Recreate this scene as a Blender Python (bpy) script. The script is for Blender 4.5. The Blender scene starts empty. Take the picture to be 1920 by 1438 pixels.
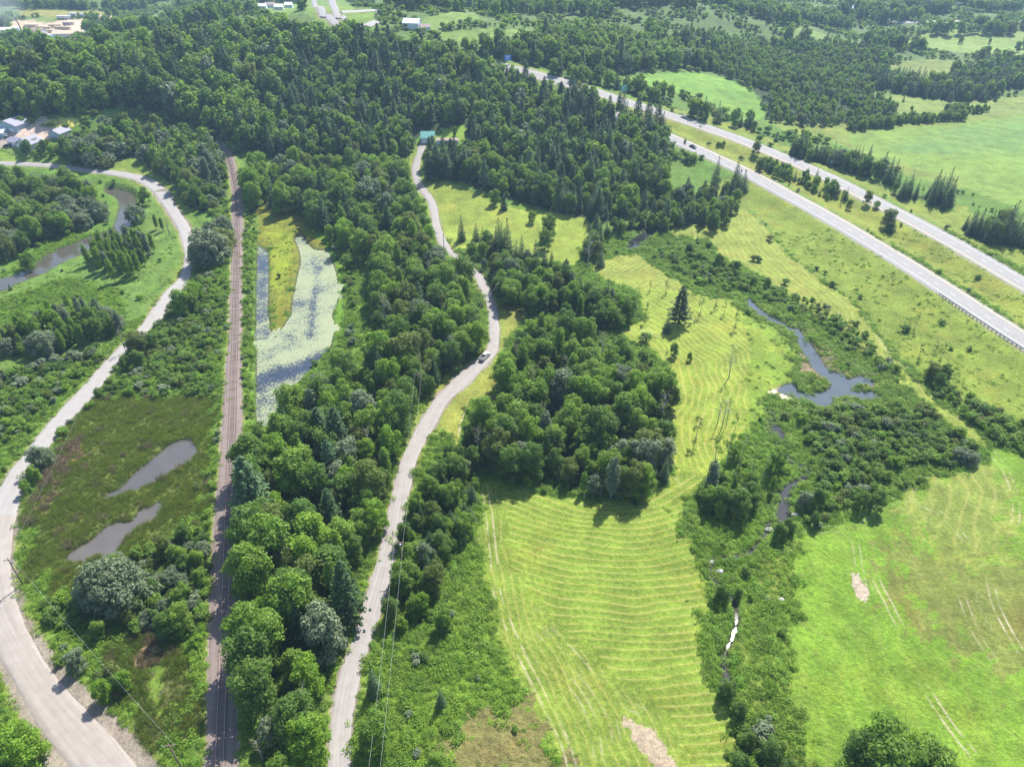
import bpy, math, random
import numpy as np
from mathutils import Vector, Matrix

S = bpy.context.scene
COL = S.collection
rng = np.random.default_rng(7)
random.seed(7)
R = math.radians

# ------------------------------------------------------------------ camera
CAM_H = 145.0
PITCH = 35.1
FPX = 1378.0            # focal length in pixels of a 1920 px wide picture
CX, CY = 960.0, 719.0
cam_d = bpy.data.cameras.new('camera')
cam_d.sensor_width = 36.0
cam_d.lens = 36.0 * FPX / 1920.0
cam_d.clip_start = 1.0
cam_d.clip_end = 12000.0
cam = bpy.data.objects.new('camera', cam_d)
COL.objects.link(cam)
cam.location = (0, 0, CAM_H)
cam.rotation_euler = (R(90 - PITCH), 0, 0)
S.camera = cam

# ------------------------------------------------------------------ sky, sun, exposure
SUN_ELEV, SUN_AZ = 51.0, 26.0      # azimuth clockwise from +Y
world = bpy.data.worlds.new('World')
S.world = world
world.use_nodes = True
wn = world.node_tree
wn.nodes.clear()
sky = wn.nodes.new('ShaderNodeTexSky')
sky.sky_type = 'NISHITA'
sky.sun_disc = False
sky.sun_elevation = R(SUN_ELEV)
sky.sun_rotation = R(SUN_AZ)
sky.altitude = 400
bg = wn.nodes.new('ShaderNodeBackground')
bg.inputs['Strength'].default_value = 0.125
wo = wn.nodes.new('ShaderNodeOutputWorld')
wn.links.new(sky.outputs[0], bg.inputs[0])
wn.links.new(bg.outputs[0], wo.inputs[0])
sun_d = bpy.data.lights.new('sun', 'SUN')
sun_d.energy = 5.0
sun_d.angle = R(0.5)
sun_d.color = (1.0, 0.965, 0.90)
sun = bpy.data.objects.new('sun', sun_d)
COL.objects.link(sun)
sdir = Vector((math.sin(R(SUN_AZ)) * math.cos(R(SUN_ELEV)), math.cos(R(SUN_AZ)) * math.cos(R(SUN_ELEV)), math.sin(R(SUN_ELEV))))
sun.rotation_euler = sdir.to_track_quat('Z', 'Y').to_euler()
sun.location = (200, 400, 600)
vs = S.view_settings
vs.view_transform = 'Standard'
vs.look = 'None'
vs.gamma = 1.0
vs.use_curve_mapping = False
vs.exposure = 1.06
cy = S.cycles
cy.max_bounces = 7
cy.diffuse_bounces = 4
cy.glossy_bounces = 2
cy.transmission_bounces = 4
cy.transparent_max_bounces = 4
cy.volume_bounces = 0
cy.caustics_reflective = False
cy.caustics_refractive = False
cy.sample_clamp_indirect = 4.0

# ------------------------------------------------------------------ small maths
SP, CP = math.sin(R(PITCH)), math.cos(R(PITCH))


def sstep(a, b, x):
    t = np.clip((x - a) / (b - a), 0, 1)
    return t * t * (3 - 2 * t)


_nr = np.random.default_rng(3)
_WAVES = {}


def wav(x, y, scale, seed=0, n=7):
    """smooth pseudo noise about -1..1, feature size in metres"""
    k = (scale, seed, n)
    if k not in _WAVES:
        r = np.random.default_rng(seed * 1000 + int(scale * 10))
        a = r.uniform(0, 2 * math.pi, n)
        f = r.uniform(0.6, 1.7, n) * 2 * math.pi / scale
        _WAVES[k] = (np.cos(a) * f, np.sin(a) * f, r.uniform(0, 6.28, n))
    fx, fy, ph = _WAVES[k]
    o = 0
    for i in range(n):
        o = o + np.sin(x * fx[i] + y * fy[i] + ph[i] + 0.8 * np.sin(x * fy[i] * 0.7 - y * fx[i] * 0.6))
    return o / (n ** 0.5) * 0.8


HILLS = [  # x, y, height, sx, sy
    (-150, 655, 46, 190, 105),
    (-20, 560, 16, 110, 90),
    (-330, 505, 28, 85, 55),
    (135, 800, 36, 110, 62),
    (20, 470, 6, 60, 60),
    (330, 960, 14, 160, 60),
    (-60, 930, 22, 150, 60),
]


def H0(x, y):
    x = np.asarray(x, float)
    y = np.asarray(y, float)
    h = 0 * x
    for hx, hy, a, sx, sy in HILLS:
        h = h + a * np.exp(-((x - hx) / sx) ** 2 / 2 - ((y - hy) / sy) ** 2 / 2)
    far = sstep(1080, 2300, y)
    h = h + far * (90 + 20 * wav(x, y, 900, 5)) * np.clip(1 + 0.0003 * np.abs(x), 1, 1.6)
    mid = sstep(420, 800, y)
    h = h + 3.0 * mid * wav(x, y, 160, 2)
    return h


def ray(px, py):
    px = np.asarray(px, float)
    py = np.asarray(py, float)
    u = (px - CX) / FPX
    v = (py - CY) / FPX
    return u, CP - v * SP, -(SP + v * CP)


def unproj(px, py, lift=0.0):
    """picture point -> ground point, by walking the sight line down to the terrain"""
    dx, dy, dz = ray(px, py)
    px = np.atleast_1d(dx)
    out = []
    dx = np.atleast_1d(dx); dy = np.atleast_1d(dy); dz = np.atleast_1d(dz)
    t0 = 60.0
    ts = np.concatenate([np.arange(60, 1500, 4.0), np.arange(1500, 5000, 25.0)])
    X = dx[:, None] * ts; Y = dy[:, None] * ts; Z = CAM_H + dz[:, None] * ts
    G = H0(X, Y) + lift
    below = Z < G
    idx = np.where(below.any(1), below.argmax(1), len(ts) - 1)
    a = ts[np.maximum(idx - 1, 0)]; b = ts[idx]
    for _ in range(14):
        m = (a + b) / 2
        z = CAM_H + dz * m
        g = H0(dx * m, dy * m) + lift
        c = z < g
        b = np.where(c, m, b); a = np.where(c, a, m)
    m = (a + b) / 2
    return np.stack([dx * m, dy * m], 1)


def project(x, y, z):
    d = y * CP + (CAM_H - z) * SP
    yc = y * SP - (CAM_H - z) * CP
    return CX + FPX * x / d, CY - FPX * yc / d, d


def W(poly, lift=0.0):
    a = np.array(poly, float)
    return unproj(a[:, 0], a[:, 1], lift)


def catmull(P, n=6):
    P = np.asarray(P, float)
    Q = np.vstack([2 * P[0] - P[1], P, 2 * P[-1] - P[-2]])
    out = []
    for i in range(1, len(Q) - 2):
        t = np.linspace(0, 1, n, endpoint=False)[:, None]
        p0, p1, p2, p3 = Q[i - 1], Q[i], Q[i + 1], Q[i + 2]
        out.append(0.5 * ((2 * p1) + (-p0 + p2) * t + (2 * p0 - 5 * p1 + 4 * p2 - p3) * t ** 2 + (-p0 + 3 * p1 - 3 * p2 + p3) * t ** 3))
    out.append(P[-1:])
    return np.vstack(out)


def inside(x, y, poly):
    r = np.zeros(x.shape, bool)
    x0, y0 = poly.min(0); x1, y1 = poly.max(0)
    m = (x >= x0) & (x <= x1) & (y >= y0) & (y <= y1)
    if not m.any():
        return r
    xs, ys = x[m], y[m]
    c = np.zeros(xs.shape, bool)
    n = len(poly)
    for i in range(n):
        ax, ay = poly[i]; bx, by = poly[(i + 1) % n]
        if ay == by:
            continue
        k = (ay > ys) != (by > ys)
        c ^= k & (xs < (bx - ax) * (ys - ay) / (by - ay) + ax)
    r[m] = c
    return r


def distline(x, y, P, maxd=60.0, signed=False):
    """distance to a polyline; with signed=True also side sign and nearest segment index + t"""
    D = np.full(x.shape, float(maxd))
    SG = np.ones(x.shape)
    K = np.zeros(x.shape)
    for i in range(len(P) - 1):
        ax, ay = P[i]; bx, by = P[i + 1]
        m = (x > min(ax, bx) - maxd) & (x < max(ax, bx) + maxd) & (y > min(ay, by) - maxd) & (y < max(ay, by) + maxd)
        if not m.any():
            continue
        xs, ys = x[m], y[m]
        dx, dy = bx - ax, by - ay
        L2 = dx * dx + dy * dy + 1e-9
        t = np.clip(((xs - ax) * dx + (ys - ay) * dy) / L2, 0, 1)
        d = np.hypot(xs - ax - t * dx, ys - ay - t * dy)
        old = D[m]
        k = d < old
        old[k] = d[k]
        D[m] = old
        if signed:
            s = np.sign(dx * (ys - ay) - dy * (xs - ax))
            o = SG[m]; o[k] = s[k]; SG[m] = o
            o = K[m]; o[k] = (i + t)[k]; K[m] = o
    if signed:
        return D, SG, K
    return D


# ------------------------------------------------------------------ the routes, as left edge / right edge pairs
COUNTY_ROAD = [  # (left x, right x, y) going up the picture
    (200, 330, 1520), (133, 257, 1437), (80, 200, 1371), (45, 140, 1311), (12, 90, 1251), (-22, 53, 1188), (-50, 33, 1138), (-62, 23, 1095), (-64, 18, 1053), (-52, 24, 990), (-28, 33, 950),
    (2, 40, 912), (19, 52, 883), (45, 75, 853), (60, 95, 832), (97, 130, 787), (128, 167, 753), (160, 192, 720), (182, 213, 693), (222, 245, 653), (265, 290, 610), (277, 305, 593),
    (310, 337, 547), (337, 355, 520), (347, 362, 483), (343, 362, 460), (333, 355, 427), (312, 333, 393), (288, 315, 360)]
COUNTY_FAR_L = [(288, 360), (272, 348), (248, 336), (205, 327), (160, 322), (110, 315), (55, 311), (0, 310), (-60, 309)]
COUNTY_FAR_R = [(315, 360), (297, 344), (262, 328), (208, 320), (160, 316), (110, 309), (55, 305), (0, 303), (-60, 302)]
GRAVEL = [(618, 656, 1520), (617, 656, 1437), (620, 657, 1366), (630, 667, 1298), (642, 678, 1250), (660, 693, 1205), (674, 708, 1161), (697, 730, 1085), (703, 732, 1070), (722, 753, 987), (733, 762, 937), (740, 770, 907),
          (753, 780, 863), (767, 793, 833), (783, 813, 800), (813, 840, 752), (843, 877, 720), (868, 900, 696), (893, 920, 675), (912, 932, 656), (918, 934, 637), (918, 934, 613), (917, 932, 590), (912, 927, 567), (900, 917, 540), (887, 900, 513),
          (868, 880, 495), (850, 862, 481), (838, 849, 472), (825, 840, 458), (813, 827, 433), (810, 822, 410), (803, 816, 380), (790, 803, 360), (778, 790, 343), (774, 785, 322), (777, 788, 302), (783, 794, 284), (786, 799, 272)]
RAIL = [(380, 442, 1520), (386, 441, 1437), (392, 441, 1300), (394, 442, 1190), (399, 446, 1080), (404, 448, 980), (410, 449, 900), (416, 451, 820), (422, 451, 720), (428, 450, 650), (431, 452, 600), (434, 453, 500), (436, 454, 400), (436, 452, 358), (432, 448, 335), (428, 442, 312), (422, 437, 296), (413, 427, 282), (402, 414, 268)]
RAIL_MID = [(407, 1520), (411.1, 1437), (416.2, 1310), (420.3, 1190), (423.3, 1105), (427.3, 980), (430.8, 905), (435, 800), (437.5, 720), (440, 650), (441, 600), (443.5, 500), (445, 400), (444, 358), (440, 335), (435, 312), (429.5, 296), (420, 282), (408, 268)]
CW1_U = [(2060, 705), (1920, 620), (1865, 586), (1827.6, 561.5), (1790, 537), (1740, 504.5), (1680, 468), (1613, 428), (1547, 391), (1487, 360), (1428, 327), (1401, 314.5), (1370, 301), (1328.7, 281), (1297.4, 267.5), (1250.4, 246.5), (1200, 226), (1140, 203)]
CW1_L = [(2060, 749), (1920, 656), (1884, 633), (1846, 607.5), (1815, 586), (1775, 560), (1720, 524), (1647, 479), (1580, 438), (1513, 398), (1453, 364), (1396, 332), (1366, 316), (1334, 301), (1292, 282), (1246, 262), (1190, 238), (1130, 213)]
CW2_U = [(2060, 594), (1920, 515), (1847, 473), (1760, 427), (1680, 387), (1633, 362), (1580, 335), (1513, 303), (1440, 273), (1396, 255), (1344, 238), (1287, 219), (1240, 205), (1173, 187), (1107, 163), (1040, 146), (967, 129.5), (930, 122)]
CW2_L = [(2060, 630), (1920, 552), (1847, 508), (1780, 467), (1697, 419), (1647, 393), (1597, 366), (1547, 340), (1480, 311), (1440, 294), (1397, 276), (1355, 260), (1313, 245), (1265, 227), (1223, 213), (1160, 193), (1100, 173), (1040, 155), (973, 135), (936, 127)]
FAR1 = [(628, 644, 53), (605, 620, 28), (595, 606, 15), (585, 592, 2), (575, 581, -8)]
FAR2 = [(655, 668, 50), (636, 646, 30), (622, 632, 15), (617, 628, 2), (612, 622, -8)]


def pairs(L, lift):
    a = np.array(L, float)
    l = catmull(W(np.stack([a[:, 0], a[:, 2]], 1), lift), 5)
    r = catmull(W(np.stack([a[:, 1], a[:, 2]], 1), lift), 5)
    return l, r


def two(L, Rr, lift, n=40):
    def rs(P):
        P = catmull(W(P, lift), 6)
        d = np.concatenate([[0], np.cumsum(np.hypot(*np.diff(P, axis=0).T))])
        return P, d
    (A, da), (B, db) = rs(L), rs(Rr)
    t = np.linspace(0, 1, n)
    l = np.stack([np.interp(t * da[-1], da, A[:, k]) for k in (0, 1)], 1)
    # pair each left point with the closest point on the right edge
    r = []
    fine = np.stack([np.interp(np.linspace(0, db[-1], n * 20), db, B[:, k]) for k in (0, 1)], 1)
    for p in l:
        r.append(fine[np.argmin(((fine - p) ** 2).sum(1))])
    return l, np.array(r)


LIFT_HW, LIFT_RAIL, LIFT_RD = 2.2, 1.3, 0.15
ed_county = pairs(COUNTY_ROAD, LIFT_RD)
ed_county_far = two(COUNTY_FAR_L, COUNTY_FAR_R, LIFT_RD, 24)
ed_gravel = pairs(GRAVEL, LIFT_RD)
ed_rail = pairs(RAIL, LIFT_RAIL)
ed_cw1 = two(CW1_U, CW1_L, LIFT_HW, 70)
ed_cw2 = two(CW2_U, CW2_L, LIFT_HW, 80)
ed_far1 = pairs(FAR1, LIFT_RD)
ed_far2 = pairs(FAR2, LIFT_RD)
rail_mid = catmull(W(RAIL_MID, LIFT_RAIL), 6)


def fix_width(e, w):
    """keep a measured centre line but give the carriageway one constant width"""
    c = (e[0] + e[1]) / 2
    k = np.ones(5) / 5
    for _ in range(2):
        for j in (0, 1):
            pad = np.concatenate([2 * c[0, j] - c[2:0:-1, j], c[:, j], 2 * c[-1, j] - c[-2:-4:-1, j]])
            c[:, j] = np.convolve(pad, k, 'valid')
    t = np.gradient(c, axis=0)
    t /= np.linalg.norm(t, axis=1)[:, None]
    nrm = np.stack([-t[:, 1], t[:, 0]], 1)
    s = np.sign(((e[0] - e[1]) * nrm).sum(1).mean())
    return c + nrm * s * w / 2, c - nrm * s * w / 2


ed_cw1 = fix_width(ed_cw1, 11.4)
ed_cw2 = fix_width(ed_cw2, 11.4)


def centre(e):
    return (e[0] + e[1]) / 2


def halfw(e):
    return np.linalg.norm(e[0] - e[1], axis=1) / 2


ROUTES = [  # centre, half width, lift, shoulder reach, name
    (centre(ed_county), halfw(ed_county), LIFT_RD, 4.0),
    (centre(ed_county_far), halfw(ed_county_far), LIFT_RD, 4.0),
    (centre(ed_gravel), halfw(ed_gravel), LIFT_RD, 4.0),
    (centre(ed_rail), halfw(ed_rail), LIFT_RAIL, 4.0),
    (centre(ed_cw1), halfw(ed_cw1), LIFT_HW, 13.0),
    (centre(ed_cw2), halfw(ed_cw2), LIFT_HW, 13.0),
    (centre(ed_far1), halfw(ed_far1), LIFT_RD, 6.0),
    (centre(ed_far2), halfw(ed_far2), LIFT_RD, 6.0),
]

# ------------------------------------------------------------------ water outlines
WATER = {
    'lily_pond': [(483, 457), (489, 463), (498, 470), (502, 480), (503, 543), (502, 577), (504, 600), (508, 628), (516, 634), (526, 628), (536, 607), (547, 590), (550, 560), (558, 520), (564, 490), (560, 465), (553, 446), (566, 440), (576, 455), (590, 467), (613, 470), (622, 490), (630, 512), (633, 545), (630, 573), (622, 590), (626, 620), (615, 658), (590, 680), (575, 700), (556, 722), (545, 745), (525, 765), (508, 782), (497, 795), (484, 793), (481, 760), (482, 700), (481, 640), (481, 560), (482, 500)],
    'river': [(196, 345), (215, 347), (240, 354), (251, 366), (254, 385), (250, 412), (243, 428), (228, 440), (205, 452), (172, 468), (157, 478), (123, 492), (100, 505), (70, 521), (20, 539), (-10, 550), (-70, 565), (-70, 548), (0, 531), (40, 518), (67, 505), (100, 477), (130, 464), (153, 455), (190, 440), (212, 428), (219, 410), (224, 385), (216, 366), (196, 356)],
    'swamp_pool': [(352, 822), (363, 830), (368, 850), (352, 868), (317, 888), (283, 907), (250, 918), (215, 930), (188, 940), (190, 934), (212, 922), (233, 910), (252, 888), (283, 863), (300, 850), (313, 837), (340, 825)],
    'lower_swamp_pool': [(300, 946), (297, 965), (284, 976), (263, 985), (243, 1001), (227, 1022), (213, 1041), (190, 1052), (160, 1054), (128, 1050), (134, 1034), (172, 1012), (187, 999), (213, 981), (246, 978), (263, 957), (280, 950)],
    'beaver_pond': [(1403, 562), (1408, 562), (1422, 578), (1442, 591), (1462, 602), (1482, 614), (1498, 618), (1508, 632), (1522, 648), (1532, 662), (1541, 678), (1551, 692), (1566, 699), (1580, 700), (1590, 712), (1610, 706), (1630, 712), (1636, 722), (1612, 718), (1600, 727), (1612, 733), (1636, 735), (1655, 741), (1628, 750), (1600, 745), (1580, 742), (1560, 752), (1556, 763), (1535, 764), (1519, 755), (1498, 748), (1478, 741), (1458, 733), (1468, 724), (1488, 720), (1496, 731), (1515, 737), (1540, 736), (1556, 727), (1553, 714), (1540, 704), (1524, 690), (1515, 672), (1503, 655), (1494, 636), (1482, 620), (1462, 610), (1440, 600), (1420, 586), (1406, 575)],
    'brook': [(1440, 764), (1450, 772), (1452, 790), (1460, 803), (1474, 818), (1476, 838), (1484, 858), (1514, 878), (1520, 886), (1510, 902), (1486, 918), (1480, 935), (1483, 945), (1478, 962), (1484, 972), (1470, 978), (1458, 975), (1460, 955), (1466, 935), (1468, 915), (1496, 898), (1504, 884), (1480, 868), (1468, 850), (1466, 825), (1450, 808), (1443, 790)],
    'lower_brook': [(1448.0, 980.0), (1437.1, 998.2), (1407.1, 1037.1), (1379.2, 1045.1), (1345.0, 1047.1), (1332.4, 1059.4), (1335.6, 1078.2), (1354.5, 1099.2), (1373.2, 1120.0), (1381.9, 1146.9), (1380.9, 1176.3), (1373.1, 1198.2), (1362.3, 1223.9), (1359.8, 1250.0), (1372.0, 1290.0), (1360.0, 1290.0), (1354.0, 1250.0), (1359.7, 1223.1), (1370.9, 1196.8), (1378.1, 1173.7), (1378.1, 1146.1), (1369.8, 1120.0), (1350.5, 1098.8), (1332.4, 1076.8), (1330.6, 1057.6), (1345.0, 1044.9), (1378.8, 1042.9), (1404.9, 1034.9), (1434.9, 996.8), (1440.0, 980.0)],
    'brook_pool': [(1177, 466), (1180, 454), (1192, 445), (1206, 438), (1222, 434), (1224, 440), (1212, 448), (1204, 455), (1196, 463), (1186, 468)],
}
WPOLY = {k: catmull(np.vstack([W(v, -0.4), W(v[:1], -0.4)]), 4)[:-1] for k, v in WATER.items()}
WLEV = {k: float(np.mean(H0(P[:, 0], P[:, 1]))) - 0.45 for k, P in WPOLY.items()}

# ------------------------------------------------------------------ ground zones: colour, roughness of the cover
Zn = []


def zone(name, pts, col, bump=0.3, veg=None, stripe=None, wob=1.0):
    Zn.append(dict(name=name, poly=W(pts), col=col, bump=bump, veg=veg, stripe=stripe, wob=wob))


HERB = (0.090, 0.165, 0.022)
LIME = (0.135, 0.215, 0.030)
OLIVE = (0.150, 0.185, 0.040)
BRIGHT = (0.100, 0.205, 0.025)
FAR_F = (0.105, 0.190, 0.040)
STRAW = (0.30, 0.27, 0.12)
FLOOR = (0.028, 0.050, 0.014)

zone('left_meadow', [(290, 372), (310, 400), (335, 440), (345, 480), (335, 520), (300, 560), (270, 590), (240, 612), (235, 575), (228, 540), (185, 540), (150, 520), (100, 530), (60, 545), (0, 560), (-70, 575), (-70, 640), (20, 640), (90, 590), (150, 600), (200, 640), (190, 660), (100, 690), (0, 720), (-80, 750), (-80, 540), (150, 480), (280, 470), (262, 440), (262, 380)], (0.085, 0.17, 0.035), 0.5, 'low')
zone('roadside_meadow', [(210, 300), (260, 295), (330, 350), (360, 400), (345, 400), (318, 372), (285, 335), (215, 318)], (0.12, 0.20, 0.035), 0.5, 'low')
zone('upper_meadow', [(793, 345), (830, 343), (860, 348), (895, 365), (925, 378), (985, 392), (1050, 400), (1105, 410), (1107, 435), (1095, 465), (1080, 500), (1010, 490), (940, 470), (880, 465), (850, 470), (832, 440), (822, 400), (808, 365)], (0.150, 0.220, 0.036), 0.15, 'none')
zone('driveway_lawn', [(765, 280), (785, 282), (778, 300), (774, 325), (780, 345), (792, 362), (778, 362), (765, 330), (757, 300)], (0.13, 0.22, 0.03), 0.15, 'none')
zone('house_lawn', [(812, 262), (822, 248), (850, 240), (872, 236), (875, 262), (850, 270), (812, 272)], (0.13, 0.24, 0.03), 0.1, 'none')
zone('road_verge', [(905, 500), (930, 560), (985, 575), (980, 600), (945, 640), (935, 700), (945, 760), (915, 760), (885, 745), (872, 765), (862, 800), (868, 850), (850, 840), (835, 800), (800, 815), (840, 740), (890, 700), (930, 660), (938, 600), (920, 550), (900, 515)], (0.165, 0.205, 0.045), 0.3, 'none')
zone('verge_left', [(905, 650), (880, 680), (830, 725), (795, 770), (775, 820), (760, 860), (775, 800), (790, 755), (820, 715), (850, 690), (890, 665), (905, 640)], (0.15, 0.20, 0.035), 0.3, 'none')
zone('small_hayfield', [(1105, 500), (1140, 485), (1185, 475), (1230, 500), (1265, 525), (1300, 545), (1290, 560), (1220, 560), (1200, 545), (1150, 530)], (0.155, 0.215, 0.04), 0.15, 'none', stripe=(2.2, 0.5, [(1100, 505), (1180, 468)]))
zone('curved_meadow', [(1200, 545), (1290, 550), (1380, 560), (1420, 590), (1470, 620), (1500, 660), (1500, 700), (1450, 730), (1440, 770), (1410, 800), (1385, 830), (1345, 870), (1330, 905), (1280, 940), (1250, 920), (1258, 880), (1240, 830), (1245, 780), (1262, 700), (1230, 660), (1180, 640), (1160, 620), (1210, 600)], (0.150, 0.225, 0.032), 0.2, 'none',
     stripe=(2.5, 0.6, [(1160, 610), (1215, 650), (1255, 690), (1262, 730), (1245, 790), (1240, 835), (1262, 885), (1300, 930)]))
zone('meadow_edge', [(1380, 560), (1440, 590), (1500, 650), (1500, 700), (1450, 730), (1440, 770), (1400, 800), (1400, 700), (1410, 640)], (0.13, 0.22, 0.03), 0.5, 'low')
zone('mown_field', [(900, 890), (960, 912), (1010, 922), (1060, 930), (1110, 935), (1160, 945), (1200, 940), (1250, 915), (1290, 880), (1330, 900), (1285, 935), (1270, 970), (1300, 1040), (1330, 1100), (1310, 1180), (1320, 1250), (1340, 1310), (1380, 1360), (1400, 1438), (1420, 1540), (1080, 1540), (1060, 1438), (1040, 1390), (1010, 1350), (985, 1320), (960, 1250), (945, 1190), (920, 1120), (905, 1080), (905, 1000)], (0.125, 0.205, 0.030), 0.2, 'none',
     stripe=(2.2, 0.62, [(700, 800), (860, 860), (930, 905), (1000, 935), (1100, 960), (1200, 962), (1290, 925), (1400, 820), (1480, 700)]))
zone('headland', [(900, 890), (925, 900), (945, 960), (960, 1050), (985, 1110), (1030, 1170), (1120, 1250), (1210, 1310), (1265, 1360), (1290, 1400), (1275, 1540), (1080, 1540), (1060, 1438), (1040, 1390), (1010, 1350), (985, 1320), (960, 1250), (945, 1190), (920, 1120), (905, 1080), (905, 1000)], (0.125, 0.200, 0.032), 0.25, 'none',
     stripe=(2.0, 0.45, [(890, 800), (905, 890), (920, 1000), (935, 1100), (965, 1200), (1010, 1300), (1060, 1400), (1090, 1540)]), wob=2)
zone('herb_slope', [(900, 900), (905, 1080), (920, 1120), (945, 1190), (960, 1250), (985, 1320), (1010, 1350), (1060, 1438), (1080, 1540), (690, 1540), (690, 1438), (680, 1350), (740, 1210), (800, 1190), (850, 1120), (885, 1000)], (0.100, 0.190, 0.022), 0.9, 'herb')
zone('brown_patch', [(845, 1385), (870, 1350), (930, 1335), (985, 1320), (1010, 1355), (1040, 1400), (1055, 1440), (1070, 1500), (860, 1500)], (0.135, 0.145, 0.055), 0.7, 'low', wob=3)
zone('gravel_scrape', [(1170, 1345), (1195, 1350), (1230, 1380), (1265, 1420), (1278, 1460), (1240, 1460), (1205, 1410), (1180, 1380)], (0.27, 0.245, 0.20), 0.3, 'none', wob=0.9)
zone('hay_strip', [(1250, 400), (1340, 385), (1400, 390), (1440, 430), (1480, 480), (1530, 520), (1590, 560), (1640, 620), (1700, 690), (1760, 750), (1860, 830), (1840, 840), (1740, 760), (1650, 680), (1560, 610), (1500, 570), (1420, 515), (1350, 480), (1330, 450), (1260, 440)], (0.145, 0.205, 0.038), 0.12, 'none',
     stripe=(2.8, 0.4, [(1380, 370), (1420, 400), (1460, 450), (1510, 500), (1590, 560), (1640, 620), (1700, 690), (1760, 750), (1860, 830)]))
zone('highway_slope', [(1330, 345), (1400, 335), (1453, 366), (1740, 540), (1920, 665), (2060, 760), (2060, 900), (1920, 800), (1880, 775), (1790, 750), (1700, 680), (1645, 615), (1590, 558), (1530, 515), (1480, 475), (1440, 425), (1410, 392), (1340, 385)], (0.125, 0.190, 0.028), 0.5, 'sparse')
zone('median', [(1230, 212), (1440, 290), (1600, 365), (1920, 550), (2060, 625), (2060, 705), (1920, 620), (1740, 505), (1480, 355), (1250, 247), (1140, 200), (1100, 172)], (0.140, 0.190, 0.030), 0.4, 'sparse')
zone('highway_verge', [(1180, 187), (1230, 195), (1320, 215), (1400, 240), (1440, 255), (1500, 285), (1640, 345), (1780, 400), (1800, 380), (1920, 470), (2060, 560), (2060, 590), (1920, 515), (1640, 365), (1440, 273), (1240, 205), (967, 129), (970, 125)], (0.130, 0.190, 0.034), 0.4, 'sparse')
zone('rough_grass', [(1430, 225), (1580, 232), (1700, 215), (1920, 200), (2060, 190), (2060, 420), (1920, 395), (1830, 360), (1780, 345), (1700, 330), (1640, 300), (1560, 265), (1470, 245)], (0.125, 0.185, 0.038), 0.4, 'sparse')
zone('upper_right_field', [(1590, 255), (1640, 245), (1800, 232), (1920, 214), (2060, 200), (2060, 410), (1920, 395), (1830, 360), (1780, 330), (1720, 320), (1640, 297), (1600, 278)], (0.110, 0.200, 0.036), 0.08, 'none')
zone('upper_right_crop', [(1700, 262), (1800, 240), (1920, 222), (2060, 205), (2060, 270), (1920, 285), (1800, 290), (1660, 285)], (0.095, 0.190, 0.045), 0.08, 'none', wob=4)
zone('bright_field', [(1180, 145), (1220, 138), (1290, 136), (1330, 140), (1370, 150), (1400, 165), (1425, 190), (1435, 215), (1410, 232), (1370, 215), (1330, 195), (1290, 180), (1200, 165)], (0.100, 0.215, 0.035), 0.08, 'none')
zone('far_field_a', [(815, 62), (850, 57), (900, 56), (990, 57), (1000, 62), (950, 68), (940, 82), (900, 72), (860, 90), (830, 75)], FAR_F, 0.05, 'none')
zone('far_field_b', [(775, 50), (800, 35), (840, 25), (890, 22), (900, 35), (860, 45), (820, 58)], FAR_F, 0.05, 'none')
zone('far_field_c', [(1680, 80), (1740, 62), (1920, 60), (2000, 60), (2000, 120), (1900, 108), (1800, 98), (1720, 92)], (0.12, 0.20, 0.045), 0.05, 'none')
zone('far_field_d', [(1455, 52), (1490, 49), (1530, 58), (1565, 72), (1540, 75), (1480, 68)], FAR_F, 0.05, 'none')
zone('far_field_e', [(1436, 108), (1480, 104), (1502, 120), (1480, 131), (1450, 127)], FAR_F, 0.05, 'none')
zone('far_field_f', [(1650, 185), (1690, 178), (1760, 178), (1830, 190), (1920, 180), (1980, 180), (1980, 205), (1800, 218), (1690, 215)], (0.12, 0.185, 0.045), 0.3, 'sparse')
zone('far_field_g', [(1640, 118), (1720, 112), (1810, 118), (1800, 132), (1700, 150), (1660, 130)], (0.12, 0.175, 0.045), 0.3, 'sparse')
zone('far_field_h', [(655, 28), (700, 24), (705, 42), (690, 50), (660, 40)], FAR_F, 0.05, 'none')
zone('far_field_i', [(30, 18), (100, 19), (200, 22), (230, 26), (160, 32), (40, 30)], (0.17, 0.19, 0.06), 0.05, 'none')
zone('far_road_verge', [(560, -12), (650, -12), (665, 20), (712, 40), (700, 56), (640, 64), (600, 50), (572, 24)], FAR_F, 0.05, 'none')
zone('village_green', [(480, 8), (560, 8), (565, 26), (520, 30), (485, 26)], FAR_F, 0.05, 'none')
zone('valley_gap', [(270, 52), (285, 30), (330, 16), (345, 22), (310, 44), (290, 56)], FAR_F, 0.05, 'none')
zone('mill_yard', [(0, 60), (25, 40), (60, 36), (110, 34), (150, 36), (200, 27), (212, 32), (175, 44), (158, 60), (140, 74), (100, 76), (50, 82), (0, 92), (-60, 95), (-60, 60)], (0.36, 0.33, 0.28), 0.05, 'none', wob=2)
zone('town_grass', [(60, 32), (120, 34), (110, 40), (88, 42), (60, 38)], (0.12, 0.19, 0.05), 0.05, 'none')
zone('farmyard', [(-60, 245), (60, 232), (80, 218), (95, 218), (75, 240), (125, 238), (128, 255), (90, 262), (40, 280), (-60, 292)], (0.33, 0.31, 0.29), 0.05, 'none', wob=0.5)
zone('farm_lawn', [(-60, 277), (30, 277), (62, 284), (62, 296), (30, 304), (-60, 304)], (0.12, 0.22, 0.035), 0.05, 'none')
zone('pale_hay_plot', [(80, 233), (92, 224), (115, 221), (148, 224), (150, 234), (125, 238), (90, 237)], (0.36, 0.38, 0.10), 0.05, 'none', wob=0.5)
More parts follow.
